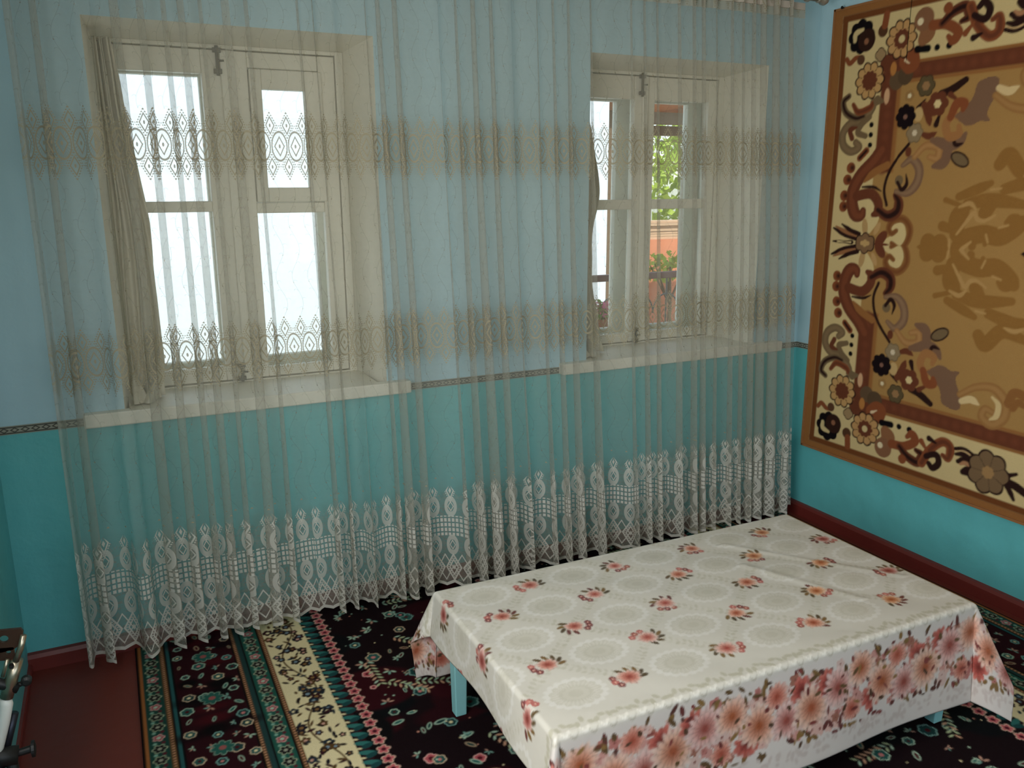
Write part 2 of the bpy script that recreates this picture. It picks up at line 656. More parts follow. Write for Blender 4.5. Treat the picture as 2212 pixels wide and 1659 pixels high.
def window(name, hole, mid, left_glass, right, sill, crackz=2.100):
    """double window: inner casements at YF, outer sashes behind them, on a deep sill"""
    (xa, xb) = hole
    w = empty(name, ((xa + xb) / 2, YF, HZ0))
    tag(w, kind='structure')
    off = Vector(w.location)
    parts = []
    # fixed frame around the casements (head, jambs, bottom)
    f = MB()
    fw = 0.030
    f.box(xa, xa + fw, YF - .006, WT, .875, HI1)
    f.box(xb - fw, xb, YF - .006, WT, .875, HI1)
    f.box(xa + fw, xb - fw, YF - .006, WT, crackz + .004, HI1)
    f.box(xa + fw, xb - fw, YF - .006, WT, .872, .884)
    parts.append(f.build('frame', M_WHITE, bevel=.003))
    lx, rx = xa + fw + .003, xb - fw - .003
    zb, ztp = .888, crackz
    # left casement
    parts.append(sash(None, 'casement', lx, mid - .002, zb, ztp, YF, left_glass))
    # meeting cover strip
    parts.append(MB().box(mid - .018, mid + .012, YF - .012, YF - .0005, zb, ztp).build('cover_strip', M_WHITE, bevel=.004))
    if right.get('vent'):
        lo = right['low']; v = right['vent']
        ox0, ox1, oz0, oz1 = right['vent_open']
        mb = MB()
        mb.box(mid + .002, lo[0], YF, YF + .042, zb, ztp)
        mb.box(lo[1], rx, YF, YF + .042, zb, ztp)
        mb.box(lo[0], lo[1], YF + .002, YF + .04, zb, lo[2])
        mb.box(lo[0], lo[1], YF + .002, YF + .04, lo[3], oz0)
        mb.box(lo[0], lo[1], YF + .002, YF + .04, oz1, ztp)
        if ox0 > lo[0]: mb.box(lo[0], ox0, YF + .002, YF + .04, oz0, oz1)
        if ox1 < lo[1]: mb.box(ox1, lo[1], YF + .002, YF + .04, oz0, oz1)
        c = mb.build('casement', M_WHITE, bevel=.004)
        gy = YF + .026
        MB().box(lo[0] - .004, lo[1] + .004, gy, gy + .003, lo[2] - .004, lo[3] + .004).build('pane', M_GLASS, c)
        parts.append(c)
        vs = sash(None, 'vent_sash', ox0 + .003, ox1 - .003, oz0 + .003, oz1 - .003, YF - .008, [v], th=.04)
        parts.append(vs)
    else:
        parts.append(sash(None, 'casement', mid + .002, rx, zb, ztp, YF, right['glass']))
    # outer sashes
    yo = YF + .115
    og = right['outer']
    parts.append(sash(None, 'outer_sash', lx, mid, zb, ztp, yo, og[0]))
    parts.append(sash(None, 'outer_sash', mid, rx, zb, ztp, yo, og[1]))
    # sill board
    parts.append(MB().box(sill[0], sill[1], -.04, 0.002, .838, .886).box(xa - .012, xb + .012, 0.0, YF + .02, .853, .880).build('window_sill', M_WHITE, bevel=.005))
    for p in parts:
        p.parent = w
        p.matrix_parent_inverse = Matrix.Translation(-off)
    b1 = bolt(None, mid - .028, ztp - .09, ztp + .012, YF - .012)
    b2 = bolt(None, mid - .028, zb - .004, zb + .07, YF - .012)
    for p in (b1, b2):
        p.parent = w
        p.matrix_parent_inverse = Matrix.Translation(-off)
    return w


window('window_1', HOLES[0][1], -2.572,
       [(-2.928, -2.655, .944, 1.531), (-2.928, -2.655, 1.570, 2.018)],
       dict(low=(-2.495, -2.237, .926, 1.523), vent_open=(-2.495, -2.222, 1.562, 2.045), vent=(-2.449, -2.291, 1.618, 1.972),
            outer=([(-2.935, -2.655, .95, 1.531), (-2.935, -2.655, 1.568, 2.02)],
                   [(-2.492, -2.245, .95, 1.531), (-2.492, -2.245, 1.568, 2.02)])),
       SILLS[0])
window('window_2', HOLES[1][1], -0.750,
       [(-1.110, -0.805, .930, 1.512), (-1.110, -0.805, 1.557, 2.000)],
       dict(glass=[(-0.695, -0.388, .930, 1.512), (-0.695, -0.388, 1.557, 2.000)],
            outer=([(-1.105, -0.825, .94, 1.512), (-1.105, -0.825, 1.553, 2.0)],
                   [(-0.690, -0.420, .94, 1.512), (-0.690, -0.420, 1.553, 2.0)])),
       SILLS[1])

# unseen windows added to go with the fill lights: plain frames
for k, ((a, b), _) in enumerate(BH):
    mb = MB()
    y0, y1 = YB - .2, YB - .15
    mb.box(a, a + .05, y0, y1, .88, 2.13).box(b - .05, b, y0, y1, .88, 2.13)
    mb.box(a, b, y0, y1, .88, .94).box(a, b, y0, y1, 2.07, 2.13).box((a + b) / 2 - .03, (a + b) / 2 + .03, y0, y1, .88, 2.13)
    tag(mb.build('window_%d' % (k + 3), M_WHITE), kind='structure')  # back windows, unseen and added for the fill
mb = MB()
for ya, yb, za, zb_ in [(SW[0], SW[0] + .05, .88, 2.12), (SW[1] - .05, SW[1], .88, 2.12), (SW[0], SW[1], .88, .94), (SW[0], SW[1], 2.06, 2.12), (-2.18, -2.12, .88, 2.12)]:
    mb.box(XL - .2, XL - .15, ya, yb, za, zb_)
tag(mb.build('window_5', M_WHITE), kind='structure')  # added side window, framing the side fill

# ------------------------------------------------------------------ the yard seen through the glass
def yard():
    m_white = paint('yard_whitewash', (232, 236, 238), .85, .03, 2, .1, 10)
    m_ground = paint('yard_earth', (150, 132, 108), .95, .15, 2, .3, 10)
    m_peach = paint('peach_plaster', (214, 130, 92), .9, .08, 2, .2, 12)
    m_wood = paint('orange_pine', (196, 122, 62), .7, .15, 8, .1, 30, stretch=(1, 6, 6))
    m_board = paint('weathered_board', (196, 160, 128), .8, .15, 10, .1, 30, stretch=(1, 6, 6))
    m_rail = paint('brown_red_rail', (112, 58, 48), .5, .1, 8)
    m_iron = paint('grey_iron', (92, 84, 80), .5, .1, 20)
    m_terra = paint('terracotta', (184, 104, 70), .8, .1, 10)
    m_pink = paint('pink_petals', (236, 92, 138), .7, .15, 40)
    m_bark = paint('bark', (110, 84, 60), .9, .2, 12, .4, 30)

    def leafmat(name, c):
        m, nt, b = new_mat(name)
        col, _ = noise_col(nt, rgba(c), .3, 5)
        nt.links.new(col, b.inputs['Base Color'])
        b.inputs['Roughness'].default_value = .6
        tl = nt.nodes.new('ShaderNodeBsdfTranslucent')
        nt.links.new(col, tl.inputs[0])
        mx = nt.nodes.new('ShaderNodeMixShader')
        mx.inputs[0].default_value = .4
        nt.links.new(b.outputs[0], mx.inputs[1])
        nt.links.new(tl.outputs[0], mx.inputs[2])
        nt.links.new(mx.outputs[0], nt.nodes['Material Output'].inputs[0])
        return m
    m_leaf1 = leafmat('yellow_green_leaves', (176, 196, 70))
    m_leaf2 = leafmat('green_leaves', (128, 158, 62))

    g = MB().box(-14, 16, WT, 22, -.55, -.45).build('ground', m_ground)
    tag(g, kind='structure')
    t = MB().box(-9, .76, 3.0, 3.25, -.45, 3.3).box(-9.02, .80, 2.96, 3.29, 3.3, 3.36)
    tag(t.build('yard_wall', m_white), 'whitewashed yard wall behind the window with the small vent pane', 'wall')
    # veranda floor, bench with the flower pot, railing
    tag(MB().box(-1.6, 2.4, WT, 1.45, -.45, -.08).build('veranda_floor', paint('veranda_concrete', (150, 140, 128), .9, .1, 4)), kind='structure')
    yr = 1.34
    r = empty('veranda_railing', (.3, yr, -.08))
    pa = []
    pa.append(MB().box(-.75, 1.75, yr - .02, yr + .02, 1.050, 1.090).build('top_rail', m_rail, bevel=.004))
    pa.append(MB().box(-.75, 1.75, yr - .012, yr + .012, .02, .045).build('bottom_rail', m_rail))
    for k, x in enumerate((-.735, .36, 1.735)):
        pa.append(MB().box(x - .018, x + .018, yr - .018, yr + .018, -.08, 1.05).build('post', m_iron))
    x = -.62
    while x < 1.7:
        if abs(x - .36) > .05:
            pa.append(MB().tube([(x, yr, .045), (x, yr, 1.05)], .006, 6).build('baluster', m_iron))
        arc = [(x + .10 * math.cos(a), yr, .83 + .12 * math.sin(a)) for a in np.linspace(0, PI, 13)]
        pa.append(MB().tube(arc, .005, 6).build('arch_scroll', m_iron, smooth=True))
        arc = [(x + .10 + .07 * math.cos(a), yr, .62 + .10 * math.sin(a)) for a in np.linspace(0, 2 * PI, 17)]
        pa.append(MB().tube(arc, .005, 6, caps=False).build('ring_scroll', m_iron, smooth=True))
        x += .20
    for p in pa:
        p.parent = r
        p.matrix_parent_inverse = Matrix.Translation(-Vector(r.location))
    tag(r, 'iron veranda railing with arched scrolls and a brown-red top rail', 'railing')
    # bench and pot
    bx = -.40
    b = empty('plant_bench', (bx, 1.0, -.08))
    pb = [MB().box(bx - .3, bx + .3, .86, 1.14, .775, .81).build('bench_top', m_board)]
    for sx in (-.26, .26):
        for sy in (.89, 1.11):
            pb.append(MB().box(bx + sx - .02, bx + sx + .02, sy - .02, sy + .02, -.08, .775).build('leg', m_board))
    for p in pb:
        p.parent = b
        p.matrix_parent_inverse = Matrix.Translation(-Vector(b.location))
    tag(b, 'weathered wooden plant bench on the veranda under the pink flowers', 'bench')
    pot = empty('flower_pot', (bx - .11, 1.0, .8105))
    MB().lathe((0, 0, 0), [(.042, 0), (.056, .055), (.062, .055), (.062, .072), (.053, .072), (.050, .06)], 20).build('pot', m_terra, pot, smooth=False)
    rnd = random.Random(4)
    lv, fl = MB(), MB()
    for k in range(150):
        a, h, rr = rnd.uniform(0, 2 * PI), rnd.uniform(.075, .17), rnd.uniform(.01, .085)
        c = Vector((rr * math.cos(a), rr * math.sin(a), h))
        e1 = Vector((rnd.gauss(0, 1), rnd.gauss(0, 1), rnd.gauss(0, .5))).normalized() * .018
        e2 = e1.cross(Vector((rnd.gauss(0, 1), rnd.gauss(0, 1), rnd.gauss(0, 1)))).normalized() * .010
        (fl if k % 3 and h > .10 else lv).quad(c - e1, c - e2, c + e1, c + e2)
    for k in range(14):
        a = rnd.uniform(0, 2 * PI)
        lv.tube([(0, 0, .05), (.04 * math.cos(a), .04 * math.sin(a), .13)], .003, 5)
    tag(lv.build('foliage', m_leaf2, pot), kind='stuff')
    tag(fl.build('blossoms', m_pink, pot), kind='stuff')
    tag(pot, 'terracotta pot of bright pink flowers outside on the plant bench', 'flower pot')

    # low peach wall across the yard with a stack of boards on it
    pw = MB().box(1.2, 9.5, 6.3, 6.6, -.45, .93)
    tag(pw.build('garden_wall', m_peach), 'low peach plastered garden wall across the yard', 'wall')
    rnd = random.Random(9)
    for k in range(7):
        z0 = .931 + k * .036
        x0, x1 = 1.6 + rnd.uniform(0, .5), 6.4 + rnd.uniform(-.6, .8)
        yy = 6.33 + rnd.uniform(0, .05)
        tag(MB().box(x0, x1, yy, yy + .18, z0, z0 + .033).build('board', m_board, bevel=.003),
            ('lowest', 'second lowest', 'third lowest', 'middle', 'third highest', 'second highest', 'topmost')[k] + ' weathered board of the stack on the peach garden wall', 'board', 'boards stacked on the garden wall')
    # brick-red house end behind the yard wall corner
    hs = empty('neighbour_house', (1.7, 8.2, -.45))
    p = MB().box(.6, 3.4, 8.0, 10, -.45, 2.3).build('wall', m_peach)
    q = MB().box(.4, 3.6, 7.8, 10.2, 2.3, 2.42).build('roof', m_wood)
    for o_ in (p, q):
        o_.parent = hs
        o_.matrix_parent_inverse = Matrix.Translation(-Vector(hs.location))
    tag(hs, 'peach plastered house end beyond the yard', 'house')

    # orange wooden shelter roof
    sh = empty('wooden_shelter', (3.0, 4.6, -.45))
    ps = []
    nplank = 16
    for k in range(nplank):
        y0 = 3.3 + k * (1.75 / nplank)
        ps.append(MB().box(.9, 6.6, y0, y0 + 1.75 / nplank - .012, 2.36, 2.385).build('roof_plank', m_wood))
    for k in range(6):
        x0 = 1.1 + k * 1.05
        ps.append(MB().box(x0, x0 + .07, 3.3, 5.05, 2.27, 2.36).build('rafter', m_wood))
    for y0 in (3.45, 4.85):
        ps.append(MB().box(.9, 6.6, y0, y0 + .1, 2.17, 2.27).build('beam', m_bark))
    for x0 in (1.0, 6.4):
        for y0 in (3.45, 4.85):
            ps.append(MB().box(x0, x0 + .1, y0, y0 + .1, -.45, 2.17).build('post', m_bark))
    for p in ps:
        p.parent = sh
        p.matrix_parent_inverse = Matrix.Translation(-Vector(sh.location))
    tag(sh, 'open yard shelter with an orange plank roof on posts', 'shelter')

    def bush(name, c, rad, n, mat, label, cat, seed, size=.09, trunk=0):
        rr = random.Random(seed)
        o = empty(name, (c[0], c[1], -.45))
        mb = MB()
        for k in range(n):
            d = Vector((rr.gauss(0, 1), rr.gauss(0, 1), rr.gauss(0, 1))).normalized() * (rr.random() ** .45)
            p = Vector((d.x * rad[0], d.y * rad[1], c[2] + .45 + d.z * rad[2]))
            e1 = Vector((rr.gauss(0, 1), rr.gauss(0, 1), rr.gauss(0, 1))).normalized() * size * rr.uniform(.6, 1.2)
            e2 = e1.cross(Vector((rr.gauss(0, 1), rr.gauss(0, 1), rr.gauss(0, 1)))).normalized() * size * .5
            mb.quad(p - e1, p - e2, p + e1, p + e2)
        tag(mb.build('foliage', mat, o), kind='stuff')
        tb = MB()
        top = c[2] + .45
        tb.tube([(0, 0, 0), (.03, .02, top * .5), (0, 0, top)], [.03 + trunk, .025 + trunk * .8, .012], 8)
        for k in range(5):
            a = rr.uniform(0, 2 * PI)
            tb.tube([(0, 0, top * .55), (rad[0] * .6 * math.cos(a), rad[1] * .6 * math.sin(a), top + rad[2] * .3)], [.018, .006], 6)
        tb.build('stem', m_bark, o)
        tag(o, label, cat)
    bush('fruit_tree', (6.6, 8.4, 1.75), (2.2, 1.1, 1.25), 2600, m_leaf1, 'yellow-green leafy tree behind the stacked boards', 'tree', 1, .11, .05)
    bush('fruit_tree', (11.6, 9.6, 2.2), (2.0, 1.4, 1.5), 1600, m_leaf2, 'darker green tree beyond the far end of the garden wall', 'tree', 2, .12, .06)
    bush('flowering_shrub', (3.55, 5.9, .62), (.62, .22, .20), 260, m_leaf1, 'yellow-green shrub growing before the low peach garden wall', 'shrub', 3, .06)
    bush('flowering_shrub', (1.95, 5.2, .45), (.28, .28, .7), 420, m_leaf2, 'slim green shrub beside the corner of the whitewashed yard wall', 'shrub', 5, .06)


yard()


# ------------------------------------------------------------------ lace curtain
def lace_material():
    m, nt, b = new_mat('lace_tulle')
    uvn = nt.nodes.new('ShaderNodeUVMap')
    sep = nt.nodes.new('ShaderNodeSeparateXYZ')
    nt.links.new(uvn.outputs[0], sep.inputs[0])
    u, v = X(sep.outputs[0]), X(sep.outputs[1])
    P = 0.057
    pu = u.wrap(P)
    pd = (u - P / 2).wrap(P)

    # --- embroidered bands, repeating upwards
    vv = (v - 1.075).wrap(0.675)
    av = vv.abs()
    e = ((pu / 0.0256).sq() + (vv / 0.046).sq()).sqrt()
    oval = ringx(e - 1.0, 0.075)
    r0 = (pu.sq() + (vv * 0.9).sq()).sqrt()
    inner = (pu.abs() / 0.0165 + av / 0.0300).min(r0 / 0.0118)
    quat = ringx(inner - 1.0, 0.13)
    ang = X.m('ARCTAN2', vv * 0.5, pu)
    hatch = e.lt(0.95) * inner.gt(1.1) * (ang * 26).sin().gt(0.25)
    dot0 = ((pu / 0.0035).sq() + (vv / 0.0065).sq()).lt(1.0)
    vd = av - 0.066
    dd = pd.abs() / 0.0140 + vd.abs() / 0.0270
    rd = (pd.sq() + (vd * 0.9).sq()).sqrt()
    dia = dd.min(rd / 0.0098)
    diam = ringx(dia - 1.0, 0.15)
    dot1 = ((pd / 0.003).sq() + (vd / 0.006).sq()).lt(1.0)
    beads = ringx(dd - 1.52, 0.15) * ringx(vd.wrap(0.0078), 0.0021)
    tip = ((pd / 0.0022).sq() + ((av - 0.106) / 0.0024).sq()).lt(1.0)
    beads2 = ringx(dd - 1.95, 0.12) * ringx(vd.wrap(0.0078) , 0.0018) * vd.lt(0.0)
    band = oval.max(quat).max(dot0).max(diam).max(dot1).max(beads).max(tip).max(beads2).max(hatch * 0.5)
    band = band * av.lt(0.110)
    # --- vines between the bands
    xv = ((v - 1.18) * (2 * PI / 0.186)).sin() * 0.017
    lu0 = u - P / 2 - xv
    vine = ringx(lu0.wrap(P), 0.0009)
    LP = 0.031
    par = ((v / LP).floor() / 2).floor() * 2 - (v / LP).floor()      # 0 or -1
    sgn = par * 2 + 1
    lu = (lu0 - sgn * 0.0075).wrap(P)
    lv = v.wrap(LP)
    lr = (lu.sq() + (lv * 1.15).sq()).sqrt()
    leaf = ringx(lr - 0.0062, 0.0009) * lv.gt(-0.001)
    leaf2 = ringx((lu.sq() + ((lv + .0015) * 1.15).sq()).sqrt() - 0.0042, 0.0006) * lv.gt(0.0)
    knot = ((lu0.wrap(P) / 0.0021).sq() + ((v - 1.02).wrap(0.093) / 0.0021).sq()).lt(1.0)
    vines = (vine * 0.75).max(leaf * 0.75).max(leaf2 * 0.5).max(knot * 0.9) * av.gt(0.108) * v.gt(0.47)
    # --- lace border at the foot
    Q = 0.060
    uu = u.wrap(Q)
    ud = (u - Q / 2).wrap(Q)
    top = 0.452 + (uu.abs() - Q / 4) * -1.6
    inb = (top - v).gt(0.0)
    d1 = uu.abs() / 0.0135 + (v - 0.452).abs() / 0.036
    tipd = ringx(d1 - 0.9, 0.16).max(d1.lt(0.34))
    tipb = ringx(d1 - 1.35, 0.13) * ringx(v.wrap(0.008), 0.0022)

    def oval_at(c):
        e2 = ((uu / 0.0215).sq() + ((v - c) / 0.043).sq()).sqrt()
        body = e2.lt(1.0) * e2.gt(0.52)
        dm = ringx(uu.abs() / 0.0105 + (v - c).abs() / 0.021 - 0.9, 0.16)
        return body * 0.85 + dm
    ov1 = oval_at(0.386)
    ov2 = oval_at(0.222)
    cell = ringx(u.wrap(0.0135), 0.0044) * ringx(v.wrap(0.0205), 0.0072) * v.gt(0.262) * v.lt(0.346)
    d3 = uu.abs() / 0.028 + (v - 0.125).abs() / 0.058
    d4 = ud.abs() / 0.028 + (v - 0.125).abs() / 0.058
    bot = ringx(d3 - 0.95, 0.10).max(ringx(d3 - 0.55, 0.09)).max(d3.lt(0.2)).max(ringx(d4 - 0.95, 0.07))
    bot = bot.max(ringx(d3 - 0.75, 0.06) * ringx(v.wrap(0.009), 0.0026)) * v.lt(0.186) * v.gt(0.06)
    edge_v = 0.050 + (ud.abs() - Q / 4) * 0.5
    hem = (v - edge_v)
    hemband = hem.gt(0.0) * hem.lt(0.013)
    foot = (tipd.max(tipb).max(ov1).max(ov2).max(cell).max(bot)) * inb
    foot = foot.max(hemband)
    upper = v.gt(0.50)
    fine = vines * upper
    thread = X.m('MINIMUM', band * upper + foot * (1.0 - upper), 1.0)
    # --- cloth density
    nz = nt.nodes.new('ShaderNodeTexNoise')
    nz.inputs['Scale'].default_value = 60
    nt.links.new(uvn.outputs[0], nz.inputs['Vector'])
    wob = (X(nz.outputs[0]) - 0.5) * 0.08
    base = 0.31 + wob + inb * (1.0 - upper) * 0.10 + v.gt(2.312) * 0.55 + u.lt(0.055) * 0.25 + ringx(av, 0.09) * upper * 0.03
    alpha = base.max(thread * 0.88).max(fine * 0.6) * hem.gt(0.0)
    # --- shading
    mixc = nt.nodes.new('ShaderNodeMix')
    mixc.data_type = 'RGBA'
    mixc.inputs[6].default_value = rgba((190, 186, 172))
    mixt = nt.nodes.new('ShaderNodeMix')
    mixt.data_type = 'RGBA'
    mixt.inputs[6].default_value = rgba((206, 202, 190))      # white lace thread of the border
    mixt.inputs[7].default_value = rgba((160, 151, 127))      # beige embroidery thread of the bands
    nt.links.new(upper.s, mixt.inputs[0])
    nt.links.new(mixt.outputs[2], mixc.inputs[7])
    nt.links.new(thread.max(fine).s, mixc.inputs[0])
    df = nt.nodes.new('ShaderNodeBsdfDiffuse')
    tl = nt.nodes.new('ShaderNodeBsdfTranslucent')
    nt.links.new(mixc.outputs[2], df.inputs[0])
    nt.links.new(mixc.outputs[2], tl.inputs[0])
    m1 = nt.nodes.new('ShaderNodeMixShader')
    nt.links.new((0.45 - thread * 0.36).s, m1.inputs[0])
    nt.links.new(df.outputs[0], m1.inputs[1])
    nt.links.new(tl.outputs[0], m1.inputs[2])
    tr = nt.nodes.new('ShaderNodeBsdfTransparent')
    m2 = nt.nodes.new('ShaderNodeMixShader')
    nt.links.new(alpha.s, m2.inputs[0])
    nt.links.new(tr.outputs[0], m2.inputs[1])
    nt.links.new(m1.outputs[0], m2.inputs[2])
    nt.links.new(m2.outputs[0], nt.nodes['Material Output'].inputs[0])
    nt.nodes.remove(b)
    return m


def smooth_noise(t, n, seed):
    r = np.random.RandomState(seed)
    k = r.uniform(-1, 1, n + 3)
    x = np.clip(t, 0, 1) * n
    i = np.minimum(x.astype(int), n)
    f = x - i
    f = f * f * (3 - 2 * f)
    return k[i] * (1 - f) + k[i + 1] * f


def lace_curtain():
    NF = 37
    nt, nz = NF * 26, 70
    t = np.linspace(0, 1, nt)
    zz = np.linspace(0.036, 2.372, nz)
    T, Z = np.meshgrid(t, zz)
    h = (Z - zz[0]) / (zz[-1] - zz[0])                 # 0 bottom .. 1 top
    xl = -3.222 + 0.004 * h
    xr = -0.064 - 0.168 * h
    jit = smooth_noise(t, 23, 3) * 0.75 + smooth_noise(t, 8, 11) * 0.9 + smooth_noise(t, 41, 17) * 0.22
    ph = 2 * PI * (NF * T + jit[None, :]) + 0.35 * np.sin(5 * h + 9 * T) 
    amp = (1.7 + 1.0 * smooth_noise(t, 29, 5))[None, :]
    W = xr - xl
    a = W / (2 * PI * NF) * amp * (1.12 - 0.25 * h)
    depth = (0.025 + 0.010 * smooth_noise(t, 27, 8))[None, :] * (1.55 - 1.0 * h)
    Xp = xl + W * T + a * np.sin(ph) + 0.25 * a * np.sin(2 * ph + 1) * (1 - h)
    Y = -0.152 + depth * np.cos(ph) + 0.006 * h * np.cos(2.0 * ph + 3 * T) + 0.012 * np.sin(7 * T + 1.5) * (1 - h)
    # the side edges hang straight
    fade = np.clip(np.minimum(T, 1 - T) * 60, 0, 1)
    Xp = (xl + W * T) * (1 - fade) + Xp * fade
    pts = np.stack([Xp, Y, Z], -1)
    mid = int(nz * .55)
    seg = np.hypot(np.diff(Xp[mid]), np.diff(Y[mid]))
    u = np.concatenate([[0], np.cumsum(seg)])
    UV = np.stack([np.broadcast_to(u, Z.shape), Z], -1)
    root = empty('lace_curtain', (-1.65, -.152, .04))
    tag(root, 'sheer lace curtain with embroidered bands hanging across both windows', 'curtain')
    off = Vector(root.location)
    o = grid_object('curtain_panel', pts - np.array(off)[None, None, :], lace_material(), root, uv=UV)
    # gathering tape along the top
    top = pts[-1]
    mb = MB()
    k = 6
    prev = None
    for i in range(0, nt, k):
        x, y = top[i][0], top[i][1]
        cur = [(x, y - .0025, 2.345), (x, y - .0025, 2.372), (x, y + .0025, 2.372), (x, y + .0025, 2.345)]
        if prev:
            for j in range(4):
                mb.quad(prev[j], cur[j], cur[(j + 1) % 4], prev[(j + 1) % 4])
        prev = cur
    tp = mb.build('gathering_tape', paint('white_tape', (176, 166, 154), .9, .05, 20))
    tp.parent = root
    tp.matrix_parent_inverse = Matrix.Translation(-off)
    return root


lace_curtain()

# curtain rod with end knobs
rod = empty('curtain_rod', (-1.7, -.152, 2.40))
m_rod = paint('grey_rod_metal', (158, 152, 140), .35, .05, 10, metal=.4)
pr_ = [MB().tube([(-3.36, -.152, 2.392), (-.18, -.152, 2.392)], .011, 14).build('pole', m_rod, smooth=True)]
for x, s in ((-.18, 1), (-3.36, -1)):
    f = MB().lathe((x, -.152, 2.392), [(.011, 0), (.016, s * .004), (.016, s * .01), (.012, s * .014), (.022, s * .028), (.024, s * .04), (.016, s * .055), (.004, s * .06)], 18, 'x')
    pr_.append(f.build('finial', m_rod, smooth=True))
for x in (-3.30, -1.70, -.235):
    mb = MB().box(x - .012, x + .012, -.008, 0.0, 2.36, 2.43).box(x - .006, x + .006, -.152, -.006, 2.400, 2.412)
    mb.lathe((x - .006, -.152, 2.392), [(.017, 0), (.017, .012)], 14, 'x')
    pr_.append(mb.build('bracket', m_rod))
for p in pr_:
    p.parent = rod
    p.matrix_parent_inverse = Matrix.Translation(-Vector(rod.location))
tag(rod, 'grey metal curtain rod with round end knobs carrying the lace curtain', 'curtain rod')


# ------------------------------------------------------------------ cream drapes bunched inside the window recesses
def drape_mat():
    m, nt, b = new_mat('cream_drape_cloth')
    col, nz = noise_col(nt, rgba((224, 218, 198)), .05, 30)
    b.inputs['Roughness'].default_value = .9
    nt.links.new(col, b.inputs['Base Color'])
    tl = nt.nodes.new('ShaderNodeBsdfTranslucent')
    nt.links.new(col, tl.inputs[0])
    mx = nt.nodes.new('ShaderNodeMixShader')
    mx.inputs[0].default_value = .25
    nt.links.new(b.outputs[0], mx.inputs[1])
    nt.links.new(tl.outputs[0], mx.inputs[2])
    nt.links.new(mx.outputs[0], nt.nodes['Material Output'].inputs[0])
    return m


M_DRAPE = drape_mat()


def drape(edge, xleft, label, seed, y0=.16, nf=3):
    """edge: list of (z, x) of the free edge, top down; the cloth lies in soft folds on the sill"""
    zz = np.linspace(.886, 2.10, 60)
    ez = np.array([q[0] for q in edge])[::-1]
    ex = np.array([q[1] for q in edge])[::-1]
    xr = np.interp(zz, ez, ex)
    k = np.ones(5) / 5
    xr = np.convolve(np.pad(xr, 2, mode='edge'), k, 'valid')
    t = np.linspace(0, 1, 90)
    T, Z = np.meshgrid(t, zz)
    R = xr[:, None]
    h = (Z - zz[0]) / (zz[-1] - zz[0])
    ph = 2 * PI * nf * T + seed + 1.2 * np.sin(2.2 * h * PI + T * 3)
    Xp = xleft + (R - xleft) * T + .007 * np.sin(ph)
    Y = y0 + .014 * np.cos(ph) * (.6 + .6 * (1 - h)) + .012 * np.cos(2.3 * ph + 4 * h)
    slump = np.clip((.16 - (Z - .886)) / .16, 0, 1) ** 2       # cloth spills forward on the sill
    Y = Y - .10 * slump * (.5 + .5 * np.sin(ph * .5))
    Xp = Xp + .045 * slump * np.sin(ph * .6 + 1)
    pts = np.stack([Xp, Y, Z], -1)
    pts[..., 0] = np.maximum(pts[..., 0], xleft + .002)
    o = grid_object('window_drape', pts, M_DRAPE)
    sm = o.modifiers.new('solid', 'SOLIDIFY')
    sm.thickness = .002
    return tag(o, label, 'drape')


drape([(2.10, -2.945), (1.974, -2.932), (1.89, -2.93), (1.58, -2.895), (1.53, -2.888), (1.227, -2.876), (.974, -2.875), (.886, -2.90)],
      -2.996, 'cream cloth drape gathered at the side of the window with the small vent pane', .5)
drape([(2.10, -1.165), (1.974, -1.152), (1.859, -1.119), (1.663, -1.076), (1.553, -1.064), (1.40, -1.099), (1.212, -1.096), (1.093, -1.074), (.931, -1.068), (.886, -1.07)],
      -1.183, 'cream cloth drape gathered at the side of the window that faces the yard', 2.1)

# ------------------------------------------------------------------ wall carpet
CARP_Y, CARP_Z, CARP_H, CARP_W = -0.097, 0.3675, 2.0, 3.0


